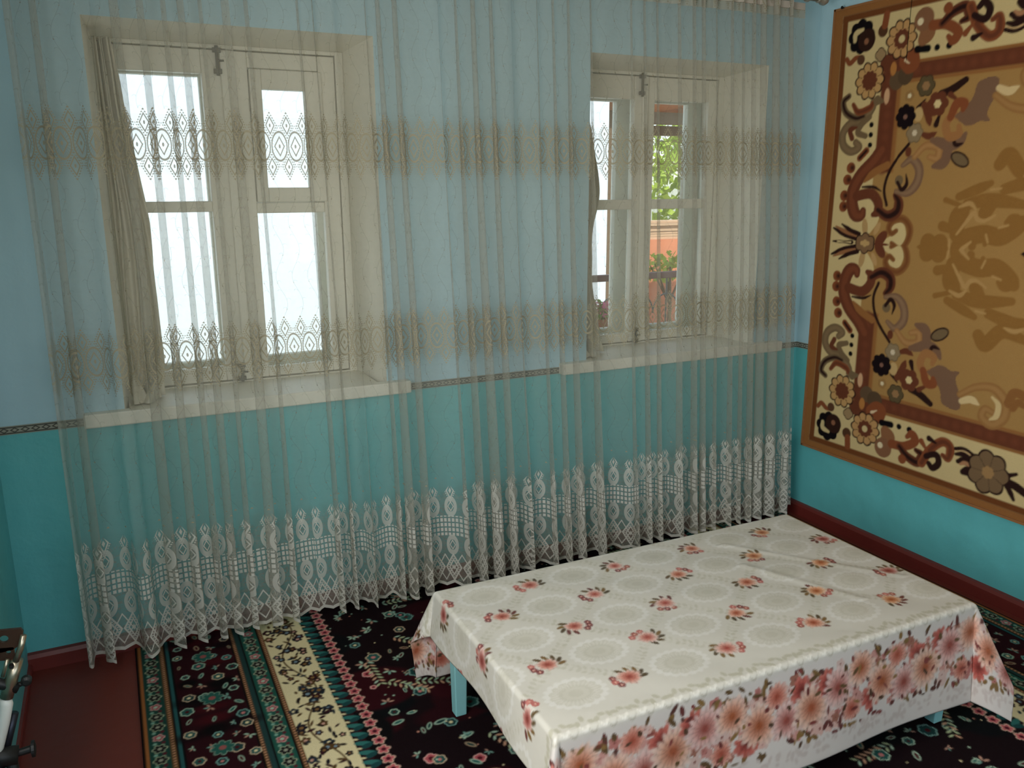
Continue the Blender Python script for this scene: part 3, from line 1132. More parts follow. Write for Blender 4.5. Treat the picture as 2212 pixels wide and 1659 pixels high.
def wall_carpet():
    CR, TN, BR, DS = (206, 180, 128), (164, 124, 72), (146, 96, 52), (112, 64, 32)
    RB, DK, MV, LT = (104, 56, 36), (44, 24, 20), (122, 90, 68), (184, 144, 94)
    RU, GR, MO = (132, 72, 42), (116, 94, 66), (142, 100, 50)
    cv = Canvas(1.5, 1.0, .0033, TN)

    def mk(ox, oy, s):
        def f(x, y):
            p = pix(ox + x * s, oy + y * s, 0, -.015)
            return (CARP_Y - p.y, p.z - CARP_Z)
        return f
    VA, VB = mk(1740, 400, .20497), mk(1740, 680, .20497)
    P9, P8 = mk(1880, 740, .2411), mk(1880, 330, .2592)
    mm = .00046            # metres per crop pixel at the carpet

    SCL = {VA: 1.0, VB: 1.0, P9: 1.18, P8: 1.26}

    def S(V, pts, w, c, taper=(1, .35), core=None):
        cv.stroke([V(*p) for p in pts], w * mm * SCL[V] * 1.18, c, taper, core=core)

    def D(V, x, y, r, c, **k):
        a, b = V(x, y)
        cv.disc(a, b, r * mm * SCL[V], c, **k)

    def F(V, x, y, r, n, c, **k):
        a, b = V(x, y)
        cv.flower(a, b, r * mm * SCL[V] * 1.04, n, c, **k)

    # faint scrolls of the middle field
    for pts, w in [([(700, 700), (720, 800), (760, 900), (900, 960), (1050, 960), (1170, 1050), (1200, 1110)], 120),
                   ([(690, 930), (670, 1060), (710, 1130)], 130), ([(720, 1180), (900, 1240), (1180, 1240)], 90),
                   ([(640, 1230), (760, 1300), (870, 1370)], 70), ([(880, 1130), (930, 1230)], 120), ([(990, 1340), (1200, 1430), (1290, 1420)], 90),
                   ([(900, 1520), (960, 1600), (1100, 1490), (1281, 1560)], 100), ([(540, 1190), (690, 1160)], 50), ([(560, 980), (680, 960)], 90),
                   ([(1080, 1080), (1120, 1120), (1210, 1110)], 60), ([(830, 750), (900, 745)], 80), ([(840, 850), (850, 930)], 70), ([(940, 880), (935, 950)], 40)]:
        S(P8, pts, w * .85, MO, (.8, .6))
    F(P8, 530, 740, 150, 6, MO, depth=.2)
    for pts in [[(690, 930), (740, 1030), (790, 1120), (830, 1075), (890, 1070), (965, 1125)], [(750, 720), (755, 800), (820, 885)], [(660, 1150), (740, 1190), (800, 1150)],
                [(640, 880), (655, 810)], [(930, 960), (960, 900)], [(1020, 1030), (1090, 1060)], [(1120, 1460), (1200, 1490), (1290, 1470)], [(880, 1320), (960, 1340)]]:
        S(P8, pts, 26, (176, 136, 84), (.5, .5))
    a0, b0 = P8(1281, 1000)
    for k in range(7):
        cv.stroke([(a0 + .06 + .06 * k, .9 - .05 * (k % 3)), (a0 + .14 + .05 * k, .78 - .03 * k), (a0 + .10 + .07 * k, .62)], .05, MO, (.5, .5))
    S(P8, [(1215, 740), (1300, 830), (1400, 860)], 50, DK)

    # border bands
    for (x0, x1, c) in [(0, .046, BR), (.046, .076, DS)]:
        pass
    cv.rect(-.01, .285, -.01, 1.01, CR)
    cv.rect(-.01, 1.51, -.01, .262, CR)
    cv.rect(.285, .372, .29, .70, RB, 3); cv.rect(.367, .386, .29, .70, BR, 3)
    cv.rect(.30, 1.51, .262, .272, BR, 2); cv.rect(.30, 1.51, .272, .335, RB, 3); cv.rect(.34, 1.51, .335, .347, BR, 2)
    for k in range(26):
        cv.disc(.36 + k * .05, .303, .014, (114, 62, 40), soft=6)
        if k < 9: cv.disc(.328, .33 + k * .045, .016, (114, 62, 40), soft=6)
    cv.rect(-.01, .046, -.01, 1.01, BR); cv.rect(.046, .076, .046, 1.01, DS)
    cv.rect(-.01, 1.51, -.01, .032, BR); cv.rect(.046, 1.51, .032, .060, DS)

    # cream lobes of the field edge around the centre flower
    S(VA, [(880, 600), (960, 680), (930, 800)], 150, CR, (1, 1))
    S(VA, [(600, 800), (640, 900), (600, 1050)], 150, CR, (1, 1))
    # spiral to the right of the centre flower
    S(VA, [(900, 650), (1000, 605), (1060, 690), (1060, 830), (970, 915), (870, 880), (840, 800), (880, 750), (925, 785)], 62, (136, 92, 50), (.6, .6), core=(120, 72, 40))
    # the band curls up into scrolls
    S(VA, [(620, 1560), (560, 1440), (450, 1280), (400, 1120), (420, 980), (470, 890), (530, 890), (540, 940)], 118, RB, (1, .5), core=(120, 66, 42))
    S(VA, [(700, 1420), (580, 1330), (500, 1230)], 60, BR)
    S(VA, [(450, 1080), (590, 1120), (680, 1040), (690, 950), (650, 915)], 84, RB, (1, .5))
    S(VA, [(690, 970), (800, 920), (890, 980), (890, 1080), (840, 1140)], 92, RB, (.8, .5), core=DK)
    S(VA, [(770, 1030), (715, 1180), (730, 1350), (790, 1500), (880, 1650)], 26, DK, (1, 1))
    S(VA, [(490, 1175), (600, 1190), (690, 1160)], 24, DK, (.6, .3))
    for x, y in [(330, 955), (320, 1065), (325, 1225), (340, 1345)]:
        D(VA, x, y, 52, RU); D(VA, x + 14, y + 2, 24, DK, soft=6)
    S(VA, [(410, 1450), (465, 1530)], 56, RU, (1, 1), core=DK)
    S(VA, [(840, 1180), (960, 1180), (1035, 1290), (1030, 1430), (940, 1510), (860, 1440)], 76, MV, (.5, .5), core=(140, 108, 80))
    D(VA, 850, 1290, 46, GR)
    S(VA, [(840, 1270), (895, 1205), (935, 1265), (910, 1360)], 34, DK, (.8, .3))
    # centre flower (its upper half is the mirror image)
    for (x0, y0, x1, y1, w, c) in [(520, 650, 270, 725, 44, DK), (540, 680, 290, 745, 34, (150, 100, 64)), (545, 700, 350, 775, 36, DK),
                                   (480, 590, 290, 585, 54, DK), (470, 600, 330, 600, 18, CR)]:
        S(VA, [(x0, y0), ((x0 + x1) / 2, (y0 + y1) / 2 - 12), (x1, y1)], w, c, (1, .4))
    for (x, y, rx, ry, an, c) in [(830, 580, 95, 52, 0, RB), (780, 680, 90, 48, -.9, RB), (720, 780, 66, 26, -1.1, LT), (590, 780, 80, 34, 1.4, (176, 140, 92))]:
        a, b = VA(x, y)
        cv.disc(a, b, rx * mm, c, ry=ry * mm, ang=an)
    F(VA, 625, 572, 135, 8, (128, 96, 66), edge=DK, center=(186, 150, 98), cr=.5)
    D(VA, 625, 565, 20, DK)

    # grey-brown scroll of the cream border
    S(VB, [(345, 225), (385, 185), (310, 135), (225, 185), (205, 300), (270, 400), (380, 445), (450, 560), (450, 620)], 74, GR, (.8, .8), core=(130, 104, 74))
    S(VB, [(430, 300), (350, 320), (370, 400), (440, 480)], 56, GR, (.8, .8))
    S(VB, [(300, 260), (270, 330), (330, 370)], 46, RB)
    S(VB, [(205, 640), (160, 580), (200, 490), (300, 450), (380, 480)], 62, GR, (.8, .8), core=DK)
    S(VB, [(260, 570), (320, 510), (420, 560), (450, 610)], 54, RU, (.7, .7), core=RB)
    for x, y in [(490, 222), (480, 318), (470, 412)]:
        D(VB, x, y, 25, (14, 12, 14))
    # corner bouquet
    D(VB, 640, 840, 80, (96, 74, 52)); D(VB, 720, 900, 84, (86, 66, 46)); S(VB, [(520, 980), (560, 1000), (620, 1010)], 130, RB, (1, 1))
    D(VB, 590, 940, 34, (176, 116, 60), ry=.027); S(VB, [(490, 640), (540, 640)], 80, GR); D(VB, 572, 690, 30, (206, 160, 120), ry=.032)
    S(VB, [(690, 1020), (740, 985), (780, 1020), (760, 1080)], 110, RU, (1, 1)); S(VB, [(690, 1030), (740, 1010)], 24, (220, 190, 150))
    F(VB, 380, 805, 168, 10, (190, 146, 92), edge=DK, grooves=DK, center=RB, cr=.52)
    F(VB, 620, 1205, 168, 10, (188, 142, 90), edge=DK, grooves=DK, center=RB, cr=.5, ctr2=CR)
    F(VB, 235, 1175, 150, 8, (18, 12, 14), depth=.14); D(VB, 290, 1150, 100, (50, 28, 20)); D(VB, 290, 1140, 27, (140, 92, 66))
    S(VB, [(180, 1130), (180, 1190), (240, 1235)], 44, CR, (.8, .6))
    S(VB, [(130, 960), (165, 930), (210, 980), (250, 1010)], 42, RU); D(VB, 265, 975, 46, (92, 60, 40)); F(VB, 445, 1045, 62, 4, (156, 126, 88), edge=DK)
    D(VB, 430, 1250, 54, (84, 54, 34)); S(VB, [(440, 1300), (440, 1390)], 60, RU, (1, 1))
    S(VB, [(790, 1140), (890, 1160)], 52, (14, 12, 14), (1, 1)); D(VB, 975, 1180, 27, (14, 12, 14)); D(VB, 1085, 1213, 29, (14, 12, 14))
    S(VB, [(830, 1230), (860, 1310), (800, 1400)], 130, (138, 92, 60), (.7, 1)); D(VB, 805, 1400, 98, (132, 90, 62)); D(VB, 775, 1375, 30, (226, 204, 164))
    # bouquet of the inner field
    S(VB, [(900, 630), (960, 715)], 30, DK); S(VB, [(960, 660), (1020, 560), (1050, 490)], 56, RB); S(VB, [(1110, 500), (1130, 620)], 44, DK)
    S(VB, [(1100, 780), (1200, 840), (1310, 940)], 58, DK, (1, .8)); S(VB, [(1190, 790), (1280, 745)], 44, RB); D(VB, 920, 570, 46, (190, 156, 104), ry=.028)
    F(VB, 915, 395, 88, 6, (140, 118, 88), edge=(110, 90, 64), center=(210, 190, 160), cr=.3)
    F(VB, 795, 530, 108, 8, (24, 14, 16), center=(130, 92, 76), cr=.2)
    F(VB, 1085, 690, 104, 6, RB, center=(214, 188, 134), cr=.34)
    F(VB, 940, 835, 92, 6, (92, 76, 50), edge=(64, 48, 32), center=(150, 112, 74), cr=.42)
    F(VB, 800, 725, 50, 5, (150, 112, 66), center=(220, 200, 160), cr=.4)
    S(VB, [(1010, 390), (1070, 385), (1130, 430)], 50, RB, (.8, .2)); D(VB, 890, 210, 32, RB, ry=.02)
    S(VB, [(960, 170), (1050, 290), (1180, 290), (1190, 190), (1110, 190)], 66, (154, 108, 64), (.7, .7), core=(172, 126, 78))
    # fleur and leaf scrolls towards the middle (lower right crop)
    S(VB, [(1165, 105), (1265, 160), (1280, 290)], 78, MV, (.4, 1)); S(VB, [(1140, 375), (1250, 340), (1340, 330)], 60, MV, (.4, 1))
    S(P9, [(360, 50), (500, 20), (590, 70), (625, 140)], 62, MV, (.6, .4)); S(P9, [(620, 60), (560, 40), (520, 110)], 26, DK, (.3, .3))
    S(P9, [(555, 190), (570, 130), (490, 100), (445, 190), (490, 270), (560, 250)], 56, (158, 108, 64), (.6, .6))
    cv.poly([P9(x, y) for x, y in [(500, 260), (620, 200), (720, 250), (800, 265), (765, 330), (800, 470), (805, 580), (750, 605), (640, 545), (620, 420), (560, 330)]], MV)
    S(P9, [(470, 250), (500, 360), (560, 370), (560, 320)], 60, RU, (.8, .5))
    S(P9, [(800, 465), (950, 400), (1110, 410), (1210, 530), (1200, 670), (1090, 735), (1000, 665), (1030, 595), (1095, 625)], 66, (150, 106, 60), (.6, .6), core=(164, 120, 72))
    S(P9, [(815, 525), (900, 510), (970, 555)], 46, (212, 182, 132), (.8, .3)); S(P9, [(1095, 490), (1150, 560), (1130, 660), (1070, 690)], 36, (206, 176, 124), (.4, .3))
    S(P9, [(1240, 545), (1290, 455), (1377, 480), (1450, 560)], 56, (138, 92, 50)); S(P9, [(1280, 590), (1330, 540), (1420, 600)], 44, (138, 92, 50))
    a, b = P8(580, 1515)
    cv.disc(a, b, .045, DK, ry=.026, ang=.5); cv.disc(a, b, .038, GR, ry=.019, ang=.5)
    # scrolls of the lower cream border
    S(P9, [(180, 910), (290, 930), (390, 890), (365, 820), (320, 845)], 62, RU, (1, .5))
    S(P9, [(250, 930), (320, 1020), (410, 1075), (450, 1010), (400, 965)], 66, RB, (.7, .5), core=DK); D(P9, 275, 1045, 38, RU)
    S(P9, [(450, 1080), (530, 960), (640, 890), (710, 940), (690, 1040), (640, 1010)], 62, RU, (1, .5), core=RB)
    S(P9, [(490, 1020), (580, 1005), (605, 1080), (550, 1125), (515, 1085)], 46, DK, (.8, .8)); S(P9, [(450, 885), (500, 970)], 40, RU); S(P9, [(520, 860), (580, 900)], 40, DK)
    for (x0, y0, x1, y1, c, w) in [(760, 950, 930, 1030, DK, 40), (770, 975, 920, 1040, (196, 160, 112), 22), (760, 1000, 900, 1050, DK, 34), (780, 1065, 900, 1100, DK, 50), (800, 1090, 890, 1110, (170, 120, 84), 26), (820, 1160, 930, 1190, DK, 60)]:
        S(P9, [(x0, y0), ((x0 + x1) / 2, (y0 + y1) / 2 - 20), (x1, y1)], w, c, (.6, 1))
    for pts, w in [([(1200, 1200), (1310, 1180)], 34), ([(1190, 1230), (1240, 1320), (1280, 1410)], 36), ([(1220, 1250), (1300, 1290), (1400, 1360), (1480, 1380)], 52)]:
        S(P9, pts, w, DK, (1, .6))
    F(P9, 1050, 1165, 165, 7, (120, 94, 66), edge=DK, grooves=(80, 58, 40), center=(160, 122, 78), cr=.28)
    # carries on along the border out of the picture
    for k in range(3):
        cv.stroke([(1.22 + .1 * k, .11), (1.27 + .1 * k, .18), (1.32 + .1 * k, .12), (1.29 + .1 * k, .09)], .035, (RU, DK, RB)[k], (.6, .5))

    ca = np.concatenate([np.arange(0, 1.3, .0042), np.linspace(1.3, 3.0, 130)])
    rb = np.linspace(0, 2.0, 470)
    A, B = np.meshgrid(ca, rb)
    C = cv.sample(np.minimum(A, 3.0 - A), np.minimum(B, 2.0 - B))
    # cloth hangs almost flat, a little wavy
    Xp = -.014 + .003 * np.sin(A * 3.1 + B * 1.7) + .002 * np.sin(B * 5 + A * 2)
    edge = .010 * (B / 2.0 - .45)
    pts = np.stack([Xp, -(A + edge * (A < .4)), B], -1)
    root = empty('wall_carpet', (0, CARP_Y, CARP_Z))
    tag(root, 'large tan and cream carpet with brown floral scrolls hung on the wall', 'carpet')
    o = grid_object('pile', pts, attr_mat('wall_carpet_pile', .95, .10, 420, .5, spec=.1), root, colors=C)
    # woven edge binding and the backing
    mb = MB()
    for (a0, a1, b0, b1) in [(-.004, .006, -.004, 2.004), (2.994, 3.004, -.004, 2.004), (0, 3.0, -.004, .006), (0, 3.0, 1.994, 2.004)]:
        mb.box(-.019, -.003, -a1, -a0, b0, b1)
    mb.box(-.006, -.003, -2.99, -.01, .01, 1.99)
    mb.build('binding', paint('brown_binding', BR, .95, .15, 60), root)
    return root


wall_carpet()
m_nail = paint('nail_steel', (60, 56, 52), .4, .1, 20, metal=.8)
for k, a in enumerate((.055,)):
    p = (0, CARP_Y - a, CARP_Z + CARP_H - .004)
    tag(MB().lathe((-.034, p[1], p[2] + .006), [(.0065, 0), (.0065, .004), (.002, .005), (.002, .034)], 10, 'x').build('nail', m_nail),
        'small steel nail holding up the top corner of the wall carpet', 'nail')


# ------------------------------------------------------------------ floor rug
RUG_X0, RUG_W, RUG_Y1, RUG_L = -3.083, 3.012, -0.03, 4.1


def floor_rug():
    H = 2.3                                     # painted length before the pattern repeats
    NAVY, BLK, RED, GRN, TEAL = (26, 30, 36), (13, 10, 11), (70, 18, 24), (28, 62, 54), (48, 106, 100)
    CREAM, PINK, BRN, PALE, ORG = (218, 202, 158), (196, 120, 116), (104, 74, 44), (164, 188, 164), (150, 92, 50)
    W2 = RUG_W / 2
    cv = Canvas(W2, H, .0028, (22, 10, 13))
    rnd = random.Random(12)

    def col(x0, x1, c, soft=1.0): cv.rect(x0, x1, -.1, H + .1, c, soft)
    # field first: dark ground with deep red and black cartouches
    for k in range(60):
        cv.disc(rnd.uniform(.6, W2), rnd.uniform(0, H), rnd.uniform(.06, .17), rnd.choice([(20, 8, 12), (12, 10, 11), (48, 10, 16), (12, 13, 15), (40, 10, 15)]), soft=6, ry=rnd.uniform(.04, .12))

    def motif(x, y, kind, s=1.0, a=0.0):
        if kind == 0:      # outlined blossom
            cv.flower(x, y, .026 * s, 6, rnd.choice([(28, 60, 58), (40, 84, 78)]), center=rnd.choice([PINK, CREAM, RED]), cr=.3, ang=a, edge=rnd.choice([PALE, (120, 160, 150), (196, 170, 140)]))
        elif kind == 1:    # little pale petals
            for k in range(4):
                t = a + k * 1.1
                cv.disc(x + .013 * s * math.cos(t), y + .013 * s * math.sin(t), .009 * s, rnd.choice([PALE, (182, 140, 120), (120, 160, 146)]), ry=.004 * s, ang=t)
        elif kind == 2:    # leaf with outline
            cv.disc(x, y, .020 * s, rnd.choice([PALE, (176, 150, 120)]), ry=.009 * s, ang=a)
            cv.disc(x, y, .015 * s, rnd.choice([(40, 92, 84), RED, (30, 60, 56)]), ry=.0055 * s, ang=a)
        elif kind == 3:    # row of slanting leaves
            for k in range(8):
                cx, cy = x + (k - 3.5) * .020 * math.cos(a), y + (k - 3.5) * .020 * math.sin(a)
                for sg in (-1, 1):
                    cv.disc(cx - sg * .010 * math.sin(a), cy + sg * .010 * math.cos(a), .0105, rnd.choice([PALE, (196, 150, 120), (170, 180, 140)]), ry=.0042, ang=a + sg * .9)
        elif kind == 4:    # pink flower
            cv.flower(x, y, .020 * s, 5, (176, 84, 88), center=(90, 24, 34), cr=.4, ang=a, edge=(214, 160, 150))
    ny = 0
    for k in range(330):
        x, y = rnd.uniform(.70, W2), rnd.uniform(0, H)
        motif(x, y, rnd.choices([0, 1, 2, 3, 4], [3, 5, 4, 1, 1])[0], rnd.uniform(.6, 1.15), rnd.uniform(0, PI))
    for k in range(200):
        cv.disc(rnd.uniform(.66, W2), rnd.uniform(0, H), rnd.uniform(.002, .004), rnd.choice([PALE, (190, 130, 110), CREAM]))
    # left border columns
    col(-.01, .605, (44, 16, 22))
    col(0, .012, BLK); col(.008, .018, ORG); col(.018, .076, GRN)
    col(.076, .092, BRN, 2); col(.092, .097, BLK); col(.097, .108, (40, 84, 84)); col(.108, .312, (42, 13, 18)); col(.108, .114, BLK)
    col(.312, .318, BLK); col(.318, .330, BRN); col(.330, .346, (34, 60, 58)); col(.346, .352, BLK); col(.352, .408, (34, 82, 70)); col(.408, .414, BLK); col(.414, .428, BRN)
    col(.428, .570, CREAM)
    y = 0.0
    while y < H:
        for xx in (.324, .421, .084):
            cv.disc(xx, y, .0042, (176, 128, 96)); cv.disc(xx, y + .006, .0028, BLK)
        y += .0125
    # flowers along the two green stripes
    y, k = .02, 0
    while y < H:
        for xx in (.047, .380):
            if k % 3 == 1:
                cv.flower(xx, y, .019, 5, (150, 70, 78), center=PALE, cr=.35, edge=(190, 150, 140), depth=.3)
            else:
                cv.flower(xx, y, .023, 6, (24, 18, 22), center=(150, 150, 130), cr=.28, edge=(150, 160, 130), depth=.3)
            cv.disc(xx - .012, y + .028, .006, (120, 160, 140)); cv.disc(xx + .012, y + .028, .006, (86, 30, 40))
        y += .056
        k += 1
    # red-black band with teal blossoms
    for k in range(40):
        cv.disc(rnd.uniform(.13, .30), rnd.uniform(0, H), rnd.uniform(.03, .07), rnd.choice([BLK, (62, 14, 20), (22, 9, 13)]), soft=8, ry=rnd.uniform(.015, .03))
    y, k = .0, 0
    while y < H:
        for xx, off in ((.14, .0), (.20, .02), (.255, .045), (.295, .01)):
            motif(xx + rnd.uniform(-.012, .012), y + off + rnd.uniform(-.01, .01), rnd.choice([0, 0, 1, 2]), rnd.uniform(.55, .9), rnd.uniform(0, PI))
        if k % 4 == 2:
            cv.flower(.215, y + .03, .037, 8, (40, 88, 78), center=(150, 84, 80), cr=.3, edge=(120, 144, 126), depth=.3)
        y += .068
        k += 1
    # cream band with dark vine, flowers and leaves
    vine = [(.499 + .034 * math.sin(2 * PI * t / .42), t) for t in np.arange(-.1, H + .1, .03)]
    cv.stroke(vine, .006, (96, 74, 44), (1, 1))
    for k in range(int(H / .0058)):
        yv = k * .0058 + rnd.uniform(-.006, .006)
        xv = rnd.uniform(.438, .560)
        kk = rnd.random()
        dark = rnd.choice([(30, 26, 34), (52, 22, 28), (40, 30, 26), (34, 44, 54), (84, 60, 32)])
        if kk < .42:
            cv.flower(xv, yv, rnd.uniform(.012, .021), 5, dark, center=rnd.choice([(120, 140, 150), (196, 150, 130), (130, 96, 56), CREAM]), cr=.36, depth=.3, ang=rnd.random())
        else:
            cv.disc(xv, yv, rnd.uniform(.008, .016), dark, ry=rnd.uniform(.004, .006), ang=rnd.uniform(0, PI))
    # toothed teal leaves on the inner side of the cream band
    col(.570, .578, (30, 20, 22))
    y, k = .0, 0
    while y < H:
        cv.disc(.592, y, .026, TEAL, ry=.010, ang=.35); cv.disc(.600, y + .016, .020, (28, 66, 66), ry=.010, ang=-.3)
        cv.flower(.640, y + .006, .022, 5, (186, 92, 96), center=(70, 20, 30), cr=.35, edge=(206, 170, 150), depth=.35)
        cv.disc(.576, y + .02, .008, CREAM, ry=.004, ang=.4)
        y += .046
        k += 1
    xs = np.concatenate([np.arange(0, .95, .0032), np.arange(.95, 2.35, .0052), np.arange(2.35, RUG_W, .0042), [RUG_W]])
    ys = np.concatenate([np.arange(0, 1.9, .0038), np.linspace(1.9, RUG_L, 150)])
    Xg, Yg = np.meshgrid(xs, ys)
    C = cv.sample(np.minimum(Xg, RUG_W - Xg), np.where(Yg > H - .01, 2 * H - .02 - Yg, Yg))
    pts = np.stack([Xg, -Yg, np.full(Xg.shape, .0085) + .0008 * np.sin(Xg * 9) * np.sin(Yg * 7)], -1)
    root = empty('floor_rug', (RUG_X0, RUG_Y1, 0))
    tag(root, 'dark red and green oriental rug with a cream floral border on the floor', 'rug')
    grid_object('pile', pts[:, ::-1], attr_mat('rug_pile', .97, .18, 500, .6, spec=.08), root, colors=C[:, ::-1])
    mb = MB()
    mb.box(0, RUG_W, -RUG_L, 0, .0005, .006)
    mb.build('backing', paint('rug_backing', (70, 46, 34), .95, .1, 60), root)
    return root


floor_rug()

# ------------------------------------------------------------------ low table
TX0, TX1, TY0, TY1, TZ = -2.224, -0.8315, -1.610, -0.850, 0.41
M_BLUE = paint('pale_turquoise_paint', (140, 198, 200), .45, .06, 8, .1, 30)


def low_table():
    root = empty('low_table', ((TX0 + TX1) / 2, (TY0 + TY1) / 2, .009))
    ps = []
    ps.append(MB().box(TX0 + .004, TX1 - .004, TY0 + .004, TY1 - .004, TZ - .028, TZ - .002).build('table_top', M_BLUE, bevel=.004))
    ap = MB()
    i = .035
    for y in (TY0 + i, TY1 - i - .02):
        ps.append(MB().box(TX0 + .07, TX1 - .07, y, y + .02, TZ - .10, TZ - .0285).build('apron', M_BLUE))
    for x in (TX0 + i, TX1 - i - .02):
        ps.append(MB().box(x, x + .02, TY0 + .07, TY1 - .07, TZ - .10, TZ - .0285).build('apron', M_BLUE))
    for x in (TX0 + .022, TX1 - .070):
        for y in (TY0 + .020, TY1 - .068):
            mb = MB()
            w, t = .048, .006
            z0, z1 = .0095, TZ - .0285
            vs = [(x + t, y + t, z0), (x + w - t, y + t, z0), (x + w - t, y + w - t, z0), (x + t, y + w - t, z0),
                  (x, y, z1), (x + w, y, z1), (x + w, y + w, z1), (x, y + w, z1)]
            mb.add(vs, [(3, 2, 1, 0), (4, 5, 6, 7), (0, 1, 5, 4), (1, 2, 6, 5), (2, 3, 7, 6), (3, 0, 4, 7)])
            ps.append(mb.build('leg', M_BLUE, bevel=.003))
    for p in ps:
        p.parent = root
        p.matrix_parent_inverse = Matrix.Translation(-Vector(root.location))
    tag(root, 'low wooden table with pale turquoise legs under the flowered cloth', 'table')


low_table()


# ------------------------------------------------------------------ tablecloth
def tablecloth():
    W, Dp = TX1 - TX0, TY1 - TY0
    L, Rr, Fd, Bk = .150, .20, .312, .32
    res = .0022
    WHITE = (203, 197, 184)
    cv = Canvas(W + L + Rr, Dp + Fd + Bk, res, WHITE)
    rnd = random.Random(21)
    nr = np.random.RandomState(5)
    BEI, BE2 = (192, 186, 170), (198, 192, 177)

    def leaf(x, y, l, w, a, c): cv.disc(x, y, l, c, ry=w, ang=a)

    def dahlia(x, y, r, cin, cmid, cout, n=16, sq=1.0, alpha=1.0, seed=0):
        R = r * 1.1 + .01
        w = cv.win(x - R, x + R, y - R, y + R)
        if not w: return
        sl, gx, gy = w
        dx, dy = gx - x, (gy - y) / sq
        d = np.hypot(dx, dy) / r
        th = np.arctan2(dy, dx)
        th = th + seed * 1.7
        b = .74 + .20 * np.abs(np.cos(th * n / 2 + 1)) ** .8 + .07 * np.sin(3 * th + seed) + .06 * np.sin(7 * th + 2 * seed)
        ring = np.floor(d * 3.4 + .35 * np.sin(2 * th + seed))
        pet = np.abs(np.cos(th * (n - 2 * ring) / 2 + ring * 1.3 + .5 * np.sin(5 * th + ring)))
        shade = .72 + .36 * pet ** .7 - .16 * np.exp(-(np.mod(d * 3.4 + .35 * np.sin(2 * th + seed), 1.0) / .14) ** 2)
        ci, cm, co = lin(cin), lin(cmid), lin(cout)
        t1 = np.clip((d - .10) / .42, 0, 1)[..., None]
        t2 = np.clip((d - .45) / .45, 0, 1)[..., None]
        c = (ci * (1 - t1) + cm * t1) * (1 - t2) + co * t2
        c = np.clip(c * shade[..., None], 0, 1)
        cov = np.clip((b - d) / .16, 0, 1) * alpha
        cv.blend(sl, cov, c)

    # beige lace medallions and garlands in a checkerboard with the small bouquets
    cx, cy = .3085, .1384
    ox, oy = L, Fd

    def garland(x0, y0, x1, y1):
        n = max(3, int(math.hypot(x1 - x0, y1 - y0) / .017))
        a = math.atan2(y1 - y0, x1 - x0)
        for k in range(n):
            t = (k + .5) / n
            px, py = x0 + (x1 - x0) * t, y0 + (y1 - y0) * t
            for sg in (-1, 1):
                leaf(px - sg * .009 * math.sin(a) + rnd.uniform(-.003, .003), py + sg * .009 * math.cos(a) + rnd.uniform(-.003, .003), rnd.uniform(.006, .010), rnd.uniform(.004, .006), a + sg * rnd.uniform(.4, 1.3), rnd.choice([BEI, BE2, (188, 182, 164)]))
            cv.disc(px, py, .0022, (188, 182, 164))
    bouquets = []
    for j in range(-4, 9):
        for i in range(-3, 8):
            t = .119 + j * cy
            sft = (0.272 if j % 2 == 0 else .113)
            s = sft + i * cx
            X0, Y0 = ox + s, oy + t
            mx = X0 + cx / 2
            if -.30 < t < Dp + Bk and t > .04:
                # medallion between two bouquets of the row
                for rr, c, sc in ((.086, (214, 209, 199), 0), (.070, BE2, 14), (.050, BEI, 12), (.036, BE2, 10), (.020, BEI, 8)):
                    cv.flower(mx, Y0, rr * 1.02, sc if sc else 20, c, depth=.12, sq=.72)
                for k in range(30):
                    a = 2 * PI * k / 30
                    leaf(mx + .054 * math.cos(a), Y0 + .054 * .72 * math.sin(a), .0105, .0028, math.atan2(.72 * math.sin(a), math.cos(a)), (206, 200, 187))
                garland(X0, Y0, X0 + cx / 2, Y0 + cy)
                garland(X0, Y0, X0 - cx / 2, Y0 + cy)
                bouquets.append((X0, Y0, i, j))
    for X0, Y0, i, j in bouquets:
        k = (i * 3 + j * 5) % 5
        pal = [((146, 62, 50), (198, 130, 112), (210, 180, 166)), ((156, 74, 46), (206, 142, 116), (212, 184, 166)), ((132, 54, 48), (180, 112, 102), (208, 172, 160)),
               ((160, 70, 58), (204, 146, 130), (212, 192, 180)), ((158, 82, 42), (206, 146, 106), (212, 182, 154))][k]
        a0 = rnd.uniform(0, 2 * PI)
        for q in range(5):
            a = a0 + q * .55
            leaf(X0 + .040 * math.cos(a), Y0 + .030 * math.sin(a), .014, .0062, a + .5, rnd.choice([(96, 76, 48), (120, 92, 52), (104, 56, 50), (82, 66, 44)]))
        for q in range(3):
            a = a0 + PI + q * .5
            cv.flower(X0 + .045 * math.cos(a), Y0 + .032 * math.sin(a), .011, 5, rnd.choice([(176, 100, 92), (120, 60, 60), (150, 84, 72)]), center=(220, 170, 150), cr=.3)
        dahlia(X0, Y0, .036 * rnd.uniform(.9, 1.15), *pal, n=14, sq=.86, seed=i * 7 + j)

    # scroll edging then the wide flower border along the long sides
    def border(y0, sg):
        """y0: fabric line of the table edge; sg=-1 border lies below it"""
        cv.rect(-.01, W + L + Rr + .01, min(y0 + sg * .02, y0 + sg * .4), max(y0 + sg * .02, y0 + sg * .4), (204, 194, 186), 8)
        x = 0.0
        k = 0
        while x < W + L + Rr:
            for q in range(3):
                leaf(x + q * .018, y0 - sg * (.012 + .010 * (q % 2) + rnd.uniform(-.004, .004)), rnd.uniform(.009, .013), .0065, rnd.uniform(0, PI), (182, 176, 156))
            cv.stroke([(x, y0), (x + .012, y0 + sg * .012), (x + .024, y0), (x + .016, y0 - .004)], .005, (220, 214, 202), (.6, .4))
            cv.stroke([(x + .02, y0 + sg * .008), (x + .034, y0 + sg * .02), (x + .046, y0 + sg * .006)], .004, (176, 168, 152), (.6, .4))
            x += .052
            k += 1
        rn = random.Random(33 if sg < 0 else 44)
